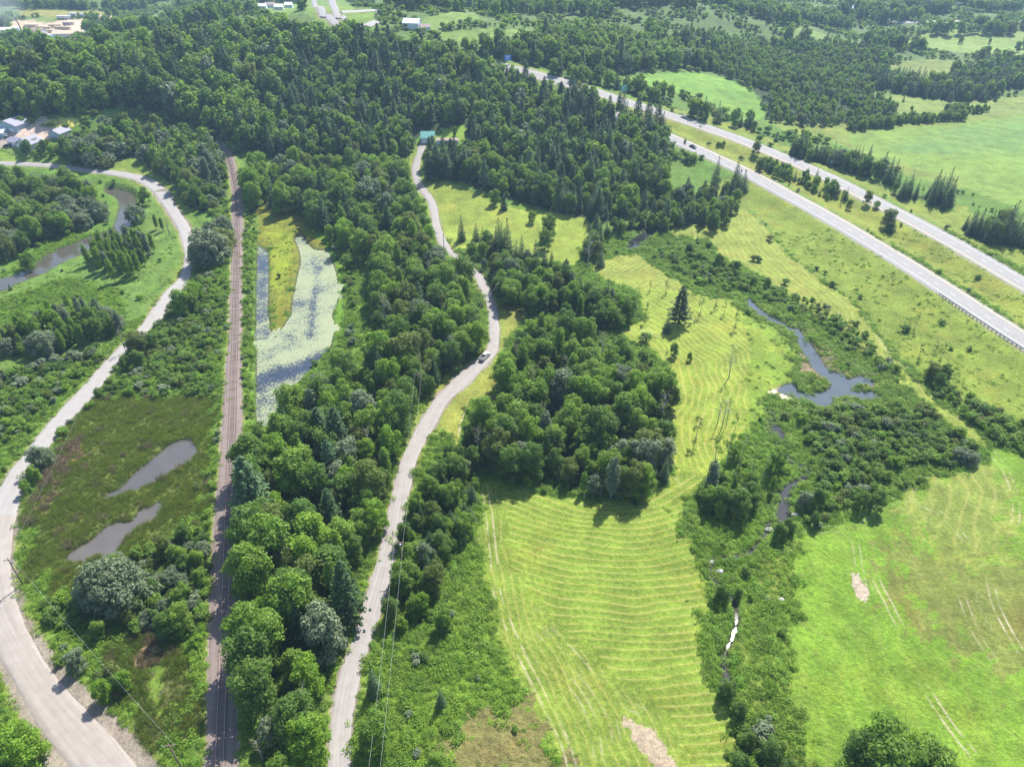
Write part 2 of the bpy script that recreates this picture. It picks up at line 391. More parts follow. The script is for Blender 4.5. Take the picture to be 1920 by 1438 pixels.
zone('marsh', [(130, 770), (200, 735), (300, 745), (395, 735), (400, 800), (395, 900), (380, 950), (330, 1000), (270, 1060), (160, 1110), (80, 1100), (48, 1060), (58, 950), (75, 890), (110, 840)], (0.100, 0.145, 0.036), 0.8, 'reed', wob=3)
zone('marsh_dead', [(110, 840), (140, 820), (165, 830), (150, 870), (110, 900), (90, 950), (70, 960), (75, 900)], (0.20, 0.16, 0.10), 0.8, 'reed', wob=3)
zone('marsh_south', [(230, 1180), (280, 1170), (330, 1200), (372, 1260), (378, 1330), (350, 1400), (290, 1400), (250, 1350), (235, 1290), (200, 1230)], (0.085, 0.105, 0.04), 0.8, 'reed', wob=3)
zone('marsh_south_dead', [(235, 1190), (270, 1165), (300, 1190), (335, 1225), (300, 1240), (260, 1230)], (0.24, 0.19, 0.12), 0.8, 'reed', wob=2)
zone('marsh_south_green', [(270, 1260), (300, 1240), (310, 1300), (290, 1345), (268, 1310)], (0.10, 0.18, 0.03), 0.4, 'low', wob=2)
zone('pond_marsh', [(480, 390), (560, 383), (600, 430), (620, 470), (570, 500), (560, 520), (545, 570), (530, 625), (510, 629), (500, 470), (482, 455)], (0.125, 0.155, 0.022), 0.7, 'low', wob=2)
zone('pond_fringe', [(600, 400), (625, 440), (640, 500), (647, 560), (640, 620), (628, 655), (620, 640), (628, 600), (633, 545), (628, 505), (618, 470), (590, 440)], (0.085, 0.19, 0.018), 0.5, 'none', wob=1)
zone('pond_marsh_bright', [(505, 420), (540, 425), (550, 450), (545, 520), (530, 560), (512, 555), (510, 500), (500, 460)], (0.155, 0.215, 0.022), 0.6, 'low', wob=3)
zone('streamside', [(1380, 560), (1450, 570), (1560, 610), (1640, 670), (1700, 720), (1720, 760), (1640, 770), (1560, 780), (1480, 790), (1470, 850), (1450, 850), (1430, 780), (1440, 730), (1490, 720), (1480, 640), (1400, 590)], (0.085, 0.140, 0.030), 0.9, 'herb', wob=2)
zone('mud_bank', [(1504, 632), (1530, 640), (1560, 660), (1600, 680), (1640, 700), (1650, 740), (1600, 735), (1580, 705), (1550, 700), (1530, 668)], (0.125, 0.125, 0.07), 0.8, 'herb', wob=3)
zone('mud_bank_low', [(1500, 665), (1530, 690), (1556, 712), (1558, 725), (1540, 715), (1515, 700), (1495, 680)], (0.18, 0.15, 0.11), 0.6, 'low', wob=2)
zone('pond_lip', [(1440, 736), (1462, 722), (1472, 722), (1458, 734), (1500, 752), (1496, 756), (1462, 744)], (0.42, 0.40, 0.36), 0.2, 'none', wob=0.4)
zone('right_field', [(1480, 1010), (1560, 985), (1640, 950), (1680, 930), (1740, 905), (1800, 878), (1850, 862), (1862, 835), (1920, 850), (1990, 900), (2100, 960), (2100, 1540), (1560, 1540), (1530, 1438), (1490, 1350), (1470, 1280), (1480, 1180), (1490, 1100)], (0.108, 0.215, 0.024), 0.45, 'none',
     stripe=(6.5, 0.12, [(1640, 1000), (1700, 1150), (1790, 1330), (1830, 1438), (1860, 1540)]))
zone('right_field_dry', [(1690, 930), (1740, 905), (1840, 868), (1870, 880), (1900, 940), (1905, 1000), (1860, 1050), (1800, 1060), (1740, 1000), (1680, 960)], (0.140, 0.205, 0.042), 0.2, 'none', stripe=(4.0, 0.4, [(1850, 840), (1890, 900), (1915, 960), (1910, 1040), (1880, 1110)]), wob=3)
zone('right_field_olive', [(1640, 1020), (1720, 1010), (1800, 1060), (1920, 1050), (2060, 1060), (2060, 1330), (1920, 1260), (1800, 1240), (1700, 1160)], (0.115, 0.160, 0.036), 0.4, 'none', stripe=(5.5, 0.15, [(1640, 1000), (1700, 1150), (1790, 1330), (1830, 1438), (1860, 1540)]), wob=6)
zone('bare_scrape', [(1592, 1068), (1610, 1074), (1626, 1100), (1630, 1122), (1612, 1120), (1600, 1105)], (0.30, 0.285, 0.25), 0.3, 'none', wob=0.5)
zone('right_of_brook', [(1400, 1050), (1480, 1010), (1490, 1100), (1480, 1180), (1470, 1280), (1490, 1350), (1530, 1438), (1560, 1540), (1430, 1540), (1400, 1400), (1380, 1300), (1390, 1200), (1395, 1130)], (0.125, 0.195, 0.035), 0.7, 'herb', wob=3)
zone('brook_bank', [(1250, 960), (1330, 960), (1440, 960), (1480, 1000), (1420, 1050), (1400, 1200), (1390, 1300), (1440, 1438), (1450, 1540), (1410, 1540), (1380, 1360), (1340, 1310), (1320, 1250), (1310, 1180), (1330, 1100), (1300, 1040), (1270, 970)], (0.080, 0.160, 0.020), 1.0, 'herb', wob=2)
zone('sunlit_gap', [(665, 420), (690, 470), (700, 560), (690, 640), (672, 700), (655, 690), (668, 600), (662, 500)], (0.095, 0.19, 0.03), 0.6, 'herb', wob=2)
ZI = {z['name']: i for i, z in enumerate(Zn)}

# ------------------------------------------------------------------ woods (ground footprints) and what grows there
# families: maple (broad crown), aspen (tall narrow), willow (grey), spruce, pine, shrub, snag
WOODS = [
    ('hill', 7.0, 1.48, dict(maple=.86, pine=.11, spruce=.03), [(-80, 110), (60, 85), (150, 74), (300, 62), (470, 47), (600, 42), (700, 62), (560, 110), (520, 200), (500, 290), (440, 272), (415, 258), (380, 240), (300, 210), (230, 200), (150, 208), (60, 212), (-80, 218)]),
    ('hill_mixed', 5.2, 1.0, dict(maple=.76, pine=.16, spruce=.08), [(560, 110), (700, 60), (850, 84), (950, 134), (1080, 170), (1160, 203), (1245, 250), (1255, 330), (1240, 380), (1200, 405), (1120, 425), (1080, 405), (1000, 385), (930, 365), (860, 340), (800, 335), (797, 300), (815, 278), (870, 264), (872, 238), (820, 240), (785, 246), (772, 268), (757, 290), (640, 300), (500, 290), (520, 200)]),
    ('belt', 5.9, 1.26, dict(maple=.84, aspen=.07, pine=.04, spruce=.02, snag=.03), [(455, 300), (560, 300), (752, 295), (765, 335), (786, 380), (804, 440), (826, 478), (862, 500), (885, 560), (896, 610), (892, 645), (868, 668), (830, 690), (800, 712), (775, 755), (755, 800), (738, 840), (725, 890), (716, 940), (705, 1000), (690, 1060), (672, 1110), (655, 1170), (636, 1230), (615, 1300), (603, 1400), (603, 1540), (492, 1540), (488, 1300), (484, 1100), (478, 950), (472, 850), (480, 805), (500, 800), (520, 775), (560, 735), (590, 700), (640, 660), (655, 690), (675, 700), (690, 640), (700, 560), (690, 470), (665, 420), (640, 440), (600, 400), (560, 378), (500, 366), (460, 360)]),
    ('woodlot', 5.2, 1.12, dict(maple=.86, aspen=.06, spruce=.05, snag=.03), [(955, 645), (985, 605), (1040, 595), (1110, 615), (1160, 645), (1200, 690), (1250, 710), (1256, 770), (1243, 825), (1258, 885), (1240, 915), (1190, 940), (1120, 932), (1040, 917), (960, 902), (895, 876), (872, 845), (875, 800), (905, 775), (945, 745), (938, 695)]),
    ('mid_copse', 4.3, 0.85, dict(maple=.80, spruce=.10, aspen=.10), [(905, 515), (895, 490), (930, 478), (1000, 485), (1050, 505), (1110, 535), (1160, 555), (1210, 585), (1208, 612), (1150, 622), (1090, 602), (1000, 590), (955, 570), (930, 550)]),
    ('roadside_copse', 4.2, 0.70, dict(maple=.80, willow=.08, spruce=.12), [(850, 830), (885, 870), (885, 940), (880, 1000), (850, 1050), (830, 1110), (790, 1170), (745, 1190), (742, 1100), (757, 1020), (780, 940), (802, 880), (835, 820)]),
    ('track_willows', 4.0, 0.95, dict(willow=.9, maple=.1), [(372, 440), (410, 410), (422, 470), (412, 500), (372, 500), (366, 480)]),
    ('river_wood', 5.4, 1.1, dict(maple=.6, willow=.4), [(-70, 325), (60, 315), (140, 328), (168, 352), (184, 390), (168, 420), (105, 446), (50, 472), (-70, 500)]),
    ('river_aspens', 3.4, 0.85, dict(aspen=.95, maple=.05), [(165, 450), (215, 440), (270, 445), (285, 465), (272, 495), (238, 525), (190, 505), (158, 492)]),
    ('lower_aspens', 3.8, 0.85, dict(aspen=.62, willow=.14, maple=.24), [(-50, 670), (20, 610), (80, 575), (165, 560), (225, 590), (215, 615), (170, 640), (110, 672), (30, 665), (-50, 690)]),
    ('upper_left_wood', 5.0, 0.9, dict(maple=.62, willow=.38), [(415, 285), (418, 380), (395, 400), (350, 385), (320, 350), (285, 325), (225, 300), (205, 300), (190, 312), (135, 305), (120, 275), (135, 245), (200, 222), (300, 222), (380, 250)]),
    ('left_slope', 5.2, 1.0, dict(maple=.80, pine=.2), [(-80, 112), (60, 130), (140, 170), (200, 200), (150, 212), (100, 214), (60, 220), (-80, 235)]),
    ('corner_trees', 5.0, 0.95, dict(maple=.75, willow=.25), [(-10, 1280), (20, 1300), (45, 1350), (75, 1420), (80, 1540), (-90, 1540), (-90, 1270)]),
    ('swamp_edge', 4.4, 0.62, dict(maple=.55, willow=.45), [(150, 1100), (200, 1065), (255, 1068), (330, 1010), (390, 975), (392, 1150), (365, 1185), (320, 1190), (235, 1170), (165, 1150)]),
    ('brook_trees', 5.5, 0.85, dict(aspen=.35, maple=.65), [(1310, 960), (1335, 895), (1390, 870), (1470, 880), (1468, 905), (1440, 945), (1400, 972)]),
    ('upper_brook', 4.8, 0.8, dict(maple=.62, spruce=.22, pine=.16), [(1110, 430), (1200, 405), (1230, 380), (1290, 345), (1380, 350), (1392, 382), (1345, 410), (1290, 412), (1240, 425), (1215, 420), (1165, 430), (1140, 445), (1120, 490), (1098, 500)]),
    ('spruce_rows_a', 3.6, 0.95, dict(spruce=.62, maple=.38), [(1472, 268), (1500, 262), (1545, 280), (1600, 300), (1632, 318), (1620, 330), (1570, 312), (1500, 290)]),
    ('spruce_rows_b', 3.4, 1.0, dict(spruce=1.0), [(1640, 328), (1662, 322), (1690, 345), (1682, 352), (1650, 345)]),
    ('spruce_rows_c', 3.4, 1.05, dict(spruce=1.0), [(1692, 345), (1720, 340), (1782, 378), (1778, 390), (1730, 372)]),
    ('spruce_rows_d', 3.8, 1.05, dict(spruce=.8, maple=.2), [(1815, 400), (1870, 400), (1960, 440), (1960, 480), (1900, 462), (1840, 432)]),
    ('median_scrub', 4.4, 0.62, dict(maple=.8, spruce=.2), [(1410, 320), (1440, 310), (1480, 330), (1530, 348), (1575, 368), (1600, 385), (1560, 378), (1500, 352), (1440, 335)]),
    ('highway_bushes', 4.4, 0.7, dict(maple=.7, spruce=.3), [(1200, 215), (1230, 222), (1250, 234), (1215, 230)]),
    ('field_row', 4.6, 1.05, dict(spruce=.55, maple=.45), [(1260, 196), (1290, 196), (1350, 210), (1400, 232), (1415, 245), (1380, 236), (1330, 218), (1270, 205)]),
    ('highway_far_edge', 5.2, 0.9, dict(maple=.8, spruce=.2), [(960, 122), (1000, 118), (1100, 132), (1180, 150), (1260, 185), (1240, 195), (1150, 165), (1050, 138)]),
    ('back_hill', 6.0, 1.1, dict(maple=.92, pine=.08), [(860, 92), (900, 78), (1000, 62), (1100, 46), (1250, 62), (1340, 102), (1340, 130), (1250, 130), (1170, 138), (1080, 132), (980, 122), (920, 110)]),
    ('scrubland', 4.8, 0.62, dict(maple=.84, aspen=.10, spruce=.06), [(1280, 62), (1460, 82), (1560, 82), (1640, 92), (1680, 105), (1640, 125), (1660, 150), (1630, 175), (1690, 212), (1580, 236), (1480, 238), (1440, 232), (1438, 212), (1430, 188), (1402, 162), (1340, 137), (1290, 128)]),
    ('spruce_right', 5.0, 0.95, dict(spruce=.72, maple=.28), [(1620, 132), (1700, 130), (1760, 150), (1800, 125), (1920, 122), (2000, 125), (2000, 158), (1890, 165), (1860, 190), (1780, 190), (1700, 180), (1640, 162)]),
    ('hedge', 2.8, 0.55, dict(maple=1.0), [(1590, 240), (1640, 228), (1700, 226), (1805, 220), (1812, 226), (1700, 234), (1620, 246), (1600, 250)]),
    ('hedge_b', 3.0, 0.5, dict(maple=1.0), [(1762, 212), (1800, 205), (1850, 208), (1840, 214), (1770, 216)]),
    ('woods_top_right', 7.0, 1.25, dict(maple=1.0), [(1745, 55), (1800, 48), (1900, 50), (1900, 62), (1800, 64), (1748, 62)]),
]
for i, w_ in enumerate(WOODS):   # outlines follow the crowns: the far side is drawn at crown height, the near side at the foot
    a_ = np.array(w_[4], float)
    mid_ = (a_[:, 1].min() + a_[:, 1].max()) / 2
    top_ = W(w_[4], 7.5 * w_[2] if w_[2] > .65 else 0); bot_ = W(w_[4])
    f_ = (1 - sstep(-0.25, 0.25, (a_[:, 1] - mid_) / max(1, np.ptp(a_[:, 1]))))[:, None]
    WOODS[i] = w_[:4] + (top_ * f_ + bot_ * (1 - f_),)
SHRUBS = [
    ('track_side_scrub', 2.9, 0.95, [(345, 545), (405, 508), (418, 600), (412, 720), (330, 738), (225, 722), (225, 695), (262, 645), (295, 605)]),
    ('county_left_scrub', 3.1, 1.1, [(-50, 720), (60, 690), (190, 650), (200, 668), (140, 720), (80, 775), (20, 830), (-50, 870)]),
    ('alder_thicket', 3.0, 1.08, [(1500, 775), (1560, 772), (1640, 762), (1740, 772), (1842, 855), (1780, 872), (1700, 872), (1645, 905), (1650, 940), (1600, 948), (1530, 980), (1490, 972), (1530, 900), (1540, 860), (1500, 815)]),
    ('stream_alders', 3.4, 0.92, [(1228, 470), (1290, 475), (1360, 500), (1420, 535), (1520, 562), (1600, 612), (1680, 692), (1660, 700), (1600, 655), (1510, 598), (1425, 556), (1330, 535), (1260, 510)]),
    ('fence_scrub', 2.8, 1.15, [(1725, 700), (1790, 735), (1920, 800), (1990, 850), (1920, 855), (1865, 825), (1790, 775)]),
    ('brook_scrub', 3.0, 1.1, [(1310, 910), (1350, 890), (1400, 900), (1410, 970), (1340, 975), (1300, 955)]),
    ('swamp_scrub', 2.8, 1.05, [(150, 1100), (200, 1065), (330, 1005), (390, 970), (392, 1240), (370, 1200), (320, 1190), (235, 1165), (160, 1160), (90, 1190), (130, 1250), (230, 1260), (235, 1300), (180, 1290), (110, 1210), (80, 1130)]),
    ('county_right_scrub', 2.8, 0.9, [(110, 800), (160, 760), (205, 720), (300, 735), (400, 730), (395, 745), (300, 742), (205, 745), (150, 775), (115, 830)]),
    ('brook_lower_scrub', 3.2, 0.8, [(1330, 1090), (1380, 1100), (1375, 1160), (1340, 1150)]),
    ('brook_bottom_scrub', 3.0, 1.1, [(1345, 1400), (1400, 1280), (1425, 1330), (1450, 1400), (1470, 1540), (1350, 1540)]),
    ('left_bush_rows', 2.9, 1.0, [(420, 300), (428, 400), (428, 500), (415, 500), (405, 440), (395, 410)]),
    ('pond_right_bank', 2.8, 0.95, [(560, 378), (610, 405), (655, 470), (665, 560), (655, 660), (650, 650), (652, 580), (644, 500), (608, 420), (560, 392)]),
    ('pond_left_bank', 2.3, 0.6, [(458, 380), (476, 385), (476, 500), (474, 640), (472, 780), (458, 800)]),
    ('track_left_bank', 2.2, 0.55, [(424, 520), (420, 640), (412, 740), (404, 850), (396, 930), (410, 930), (418, 760), (427, 640), (430, 540)]),
    ('far_scrub_right', 3.8, 1.1, [(1340, 100), (1460, 82), (1560, 85), (1660, 100), (1690, 120), (1640, 130), (1560, 90), (1450, 95)]),
]
for i, w_ in enumerate(SHRUBS):
    SHRUBS[i] = w_[:3] + (W(w_[3]),)

# ------------------------------------------------------------------ final terrain
ROUTE_SUB = []
for c, hw, lift, reach in ROUTES:
    ROUTE_SUB.append((c, hw, lift, reach))


def terrain(x, y, full=False):
    x = np.asarray(x, float); y = np.asarray(y, float)
    h0 = H0(x, y)
    near = 1 - sstep(500, 900, y)
    h = h0 + near * (0.45 * wav(x, y, 55, 8) + 0.12 * wav(x, y, 11, 9))
    # hummocky embankment west of the brook etc.
    rd = np.full(x.shape, 99.0)
    for c, hw, lift, reach in ROUTE_SUB:
        D, SG, K = distline(x, y, c, reach + 16, signed=True)
        w = np.interp(K, np.arange(len(hw)), hw)
        e = D - w
        rd = np.minimum(rd, e)
        k = 1 - sstep(0.8, reach + 1.5, e)
        h = h * (1 - k) + (h0 + lift - 0.12) * k
    wd = np.full(x.shape, 99.0)
    lev = np.zeros(x.shape)
    for key, P in WPOLY.items():
        x0, y0 = P.min(0) - 8; x1, y1 = P.max(0) + 8
        m = (x > x0) & (x < x1) & (y > y0) & (y < y1)
        if not m.any():
            continue
        D = distline(x, y, np.vstack([P, P[:1]]), 8)
        I = inside(x, y, P)
        d = np.where(I, -D, D)
        lev = np.where(d < wd, WLEV[key], lev)
        wd = np.minimum(wd, d)
    k = 1 - sstep(-0.2, 3.0, wd)
    k = np.where(rd < 0.5, 0, k)
    low = lev + 0.30 * np.clip(wd, -3, 3) - 0.02
    h = h * (1 - k) + np.minimum(low, h) * k
    if full:
        return h, rd, wd
    return h


def TZ(x, y):
    return float(terrain(np.array([float(x)]), np.array([float(y)]))[0])

# ------------------------------------------------------------------ object helpers
def link(o, parent=None):
    COL.objects.link(o)
    if parent is not None:
        o.parent = parent
    return o


def tag(o, label=None, cat=None, group=None, kind=None):
    if label: o['label'] = label
    if cat: o['category'] = cat
    if group: o['group'] = group
    if kind: o['kind'] = kind
    return o


def empty(name, loc, rz=0.0, label=None, cat=None, group=None):
    o = bpy.data.objects.new(name, None)
    o.empty_display_size = 0.5
    o.location = loc
    o.rotation_euler = (0, 0, rz)
    link(o)
    return tag(o, label, cat, group)


def mesh_np(name, V, F, mats=(), smooth=False, mi=None):
    """V (n,3) ; F (m,k) with k = 3 or 4"""
    V = np.asarray(V, np.float32); F = np.asarray(F, np.int32)
    me = bpy.data.meshes.new(name)
    me.vertices.add(len(V))
    me.vertices.foreach_set('co', V.ravel())
    k = F.shape[1]
    me.loops.add(F.size)
    me.loops.foreach_set('vertex_index', F.ravel())
    me.polygons.add(len(F))
    me.polygons.foreach_set('loop_start', np.arange(0, F.size, k, dtype=np.int32))
    me.polygons.foreach_set('loop_total', np.full(len(F), k, np.int32))
    if mi is not None:
        me.polygons.foreach_set('material_index', np.asarray(mi, np.int32))
    me.polygons.foreach_set('use_smooth', np.full(len(F), smooth, bool))
    for m in mats:
        me.materials.append(m)
    me.update(calc_edges=True)
    return me


class MB:
    """collects boxes, tubes, prisms into one mesh"""
    def __init__(self):
        self.v, self.f = [], []

    def add(self, V, F):
        o = len(self.v)
        self.v += [tuple(p) for p in V]
        self.f += [tuple(i + o for i in f) for f in F]
        return self

    def box(self, c, s, rz=0.0, taper=1.0):
        x, y, z = s[0] / 2, s[1] / 2, s[2] / 2
        cs, sn = math.cos(rz), math.sin(rz)
        V = []
        for dz, k in ((-z, 1), (z, taper)):
            for dx, dy in ((-x, -y), (x, -y), (x, y), (-x, y)):
                V.append((c[0] + (dx * cs - dy * sn) * k, c[1] + (dx * sn + dy * cs) * k, c[2] + dz))
        return self.add(V, [(3, 2, 1, 0), (4, 5, 6, 7), (0, 1, 5, 4), (1, 2, 6, 5), (2, 3, 7, 6), (3, 0, 4, 7)])

    def tube(self, pts, rad, n=6):
        pts = [Vector(p) for p in pts]
        if not isinstance(rad, (list, tuple)): rad = [rad] * len(pts)
        o = len(self.v)
        for i, p in enumerate(pts):
            t = (pts[min(i + 1, len(pts) - 1)] - pts[max(i - 1, 0)]).normalized()
            a = t.orthogonal().normalized(); b = t.cross(a)
            for k in range(n):
                an = 2 * math.pi * k / n
                self.v.append(tuple(p + (a * math.cos(an) + b * math.sin(an)) * rad[i]))
        for i in range(len(pts) - 1):
            for k in range(n):
                k2 = (k + 1) % n
                self.f.append((o + i * n + k, o + i * n + k2, o + (i + 1) * n + k2, o + (i + 1) * n + k))
        self.f.append(tuple(o + k for k in reversed(range(n))))
        self.f.append(tuple(o + (len(pts) - 1) * n + k for k in range(n)))
        return self

    def prism(self, prof, y0, y1):
        """profile in xz, swept along y"""
        n = len(prof)
        V = [(x, y0, z) for x, z in prof] + [(x, y1, z) for x, z in prof]
        F = [tuple(range(n)), tuple(reversed(range(n, 2 * n)))]
        for i in range(n):
            j = (i + 1) % n
            F.append((i, i + n, j + n, j))
        return self.add(V, F)

    def build(self, name, mat, parent=None, smooth=False):
        me = bpy.data.meshes.new(name)
        me.from_pydata(self.v, [], self.f)
        me.materials.append(mat)
        if smooth:
            me.polygons.foreach_set('use_smooth', [True] * len(me.polygons))
        me.update()
        return link(bpy.data.objects.new(name, me), parent)


# ------------------------------------------------------------------ materials
def newmat(name):
    m = bpy.data.materials.new(name)
    m.use_nodes = True
    nt = m.node_tree
    nt.nodes.clear()
    out = nt.nodes.new('ShaderNodeOutputMaterial')
    return m, nt, out


def N(nt, typ, **kw):
    n = nt.nodes.new('ShaderNode' + typ)
    for k, v in kw.items():
        if k.startswith('_'):
            setattr(n, k[1:], v)
        else:
            n.inputs[k.replace('__', ' ')].default_value = v
    return n


def math_(nt, op, a, b=None, c=None, clamp=False):
    n = nt.nodes.new('ShaderNodeMath')
    n.operation = op
    n.use_clamp = clamp
    for i, s in enumerate((a, b, c)):
        if s is None: continue
        if hasattr(s, 'links'): nt.links.new(s, n.inputs[i])
        else: n.inputs[i].default_value = s
    return n.outputs[0]


def mixc(nt, fac, a, b, mode='MIX'):
    n = nt.nodes.new('ShaderNodeMix')
    n.data_type = 'RGBA'
    n.blend_type = mode
    for s, k in ((fac, 0), (a, 6), (b, 7)):
        if hasattr(s, 'links'): nt.links.new(s, n.inputs[k])
        else: n.inputs[k].default_value = s if not isinstance(s, tuple) else (*s, 1) if len(s) == 3 else s
    return n.outputs[2]


def noise(nt, vec, scale, detail=4, rough=0.55):
    n = N(nt, 'TexNoise', Scale=scale, Detail=detail, Roughness=rough)
    nt.links.new(vec, n.inputs['Vector'])
    return n.outputs['Fac']


def ramp(nt, fac, stops):
    n = nt.nodes.new('ShaderNodeValToRGB')
    e = n.color_ramp.elements
    while len(e) < len(stops): e.new(0.5)
    for i, (p, c) in enumerate(stops):
        e[i].position = p
        e[i].color = (*c, 1) if len(c) == 3 else c
    nt.links.new(fac, n.inputs[0])
    return n.outputs[0]


def plain(name, col, rough=0.6, metal=0.0, var=0.12, scale=3.0, spec=0.4, bump=0.0):
    m, nt, out = newmat(name)
    tc = N(nt, 'TexCoord')
    f = noise(nt, tc.outputs['Object'], scale)
    c = mixc(nt, f, tuple(x * (1 - var) for x in col), tuple(min(1, x * (1 + var)) for x in col))
    b = N(nt, 'BsdfPrincipled', Roughness=rough, Metallic=metal)
    b.inputs['Specular IOR Level'].default_value = spec
    nt.links.new(c, b.inputs['Base Color'])
    if bump:
        bp = N(nt, 'Bump', Strength=bump, Distance=0.05)
        nt.links.new(f, bp.inputs['Height'])
        nt.links.new(bp.outputs[0], b.inputs['Normal'])
    nt.links.new(b.outputs[0], out.inputs[0])
    return m


def leafmat(name, ca, cb, trans=0.48, tcol=(1.55, 1.5, 0.55), rough=0.6, spec=0.2):
    m, nt, out = newmat(name)
    oi = N(nt, 'ObjectInfo')
    at = N(nt, 'Attribute', _attribute_name='tone')
    c = mixc(nt, oi.outputs['Random'], ca, cb)
    geo = N(nt, 'NewGeometry')
    big = noise(nt, geo.outputs['Position'], 0.02, 2)
    k = math_(nt, 'MULTIPLY_ADD', big, 0.5, 0.75)
    k = math_(nt, 'MULTIPLY', k, at.outputs['Fac'])
    vm = nt.nodes.new('ShaderNodeVectorMath'); vm.operation = 'SCALE'
    nt.links.new(c, vm.inputs[0]); nt.links.new(k, vm.inputs['Scale'])
    b = N(nt, 'BsdfPrincipled', Roughness=rough)
    b.inputs['Specular IOR Level'].default_value = spec
    nt.links.new(vm.outputs[0], b.inputs['Base Color'])
    tr = N(nt, 'BsdfTranslucent')
    tm = nt.nodes.new('ShaderNodeVectorMath'); tm.operation = 'MULTIPLY'
    nt.links.new(vm.outputs[0], tm.inputs[0]); tm.inputs[1].default_value = tcol
    nt.links.new(tm.outputs[0], tr.inputs[0])
    mx = nt.nodes.new('ShaderNodeMixShader'); mx.inputs[0].default_value = trans
    nt.links.new(b.outputs[0], mx.inputs[1]); nt.links.new(tr.outputs[0], mx.inputs[2])
    nt.links.new(mx.outputs[0], out.inputs[0])
    return m


LM = {
    'dark': leafmat('leaf_dark', (0.090, 0.165, 0.030), (0.118, 0.195, 0.038)),
    'mid': leafmat('leaf_mid', (0.130, 0.225, 0.032), (0.168, 0.262, 0.040)),
    'yellow': leafmat('leaf_yellow_green', (0.140, 0.250, 0.022), (0.180, 0.285, 0.034)),
    'grey': leafmat('leaf_grey_green', (0.125, 0.170, 0.085), (0.170, 0.210, 0.115), trans=0.25, tcol=(1.1, 1.15, .8)),
    'olive': leafmat('leaf_olive', (0.115, 0.160, 0.034), (0.150, 0.185, 0.050)),
    'needle': leafmat('needles_dark', (0.040, 0.085, 0.028), (0.060, 0.112, 0.034), trans=0.15),
    'needle_b': leafmat('needles_blue', (0.064, 0.122, 0.050), (0.088, 0.152, 0.058), trans=0.2),
    'herb': leafmat('herb_leaf', (0.125, 0.240, 0.024), (0.200, 0.305, 0.036), trans=0.4),
    'reed': leafmat('reed_blade', (0.135, 0.205, 0.040), (0.185, 0.215, 0.062), trans=0.3),
    'straw': leafmat('dead_reed', (0.22, 0.18, 0.10), (0.30, 0.24, 0.15), trans=0.2, tcol=(1, 1, .9)),
}
bark = plain('bark', (0.10, 0.085, 0.065), 0.9, var=0.35, scale=4)
bark_pale = plain('bark_pale', (0.30, 0.28, 0.25), 0.9, var=0.3, scale=4)


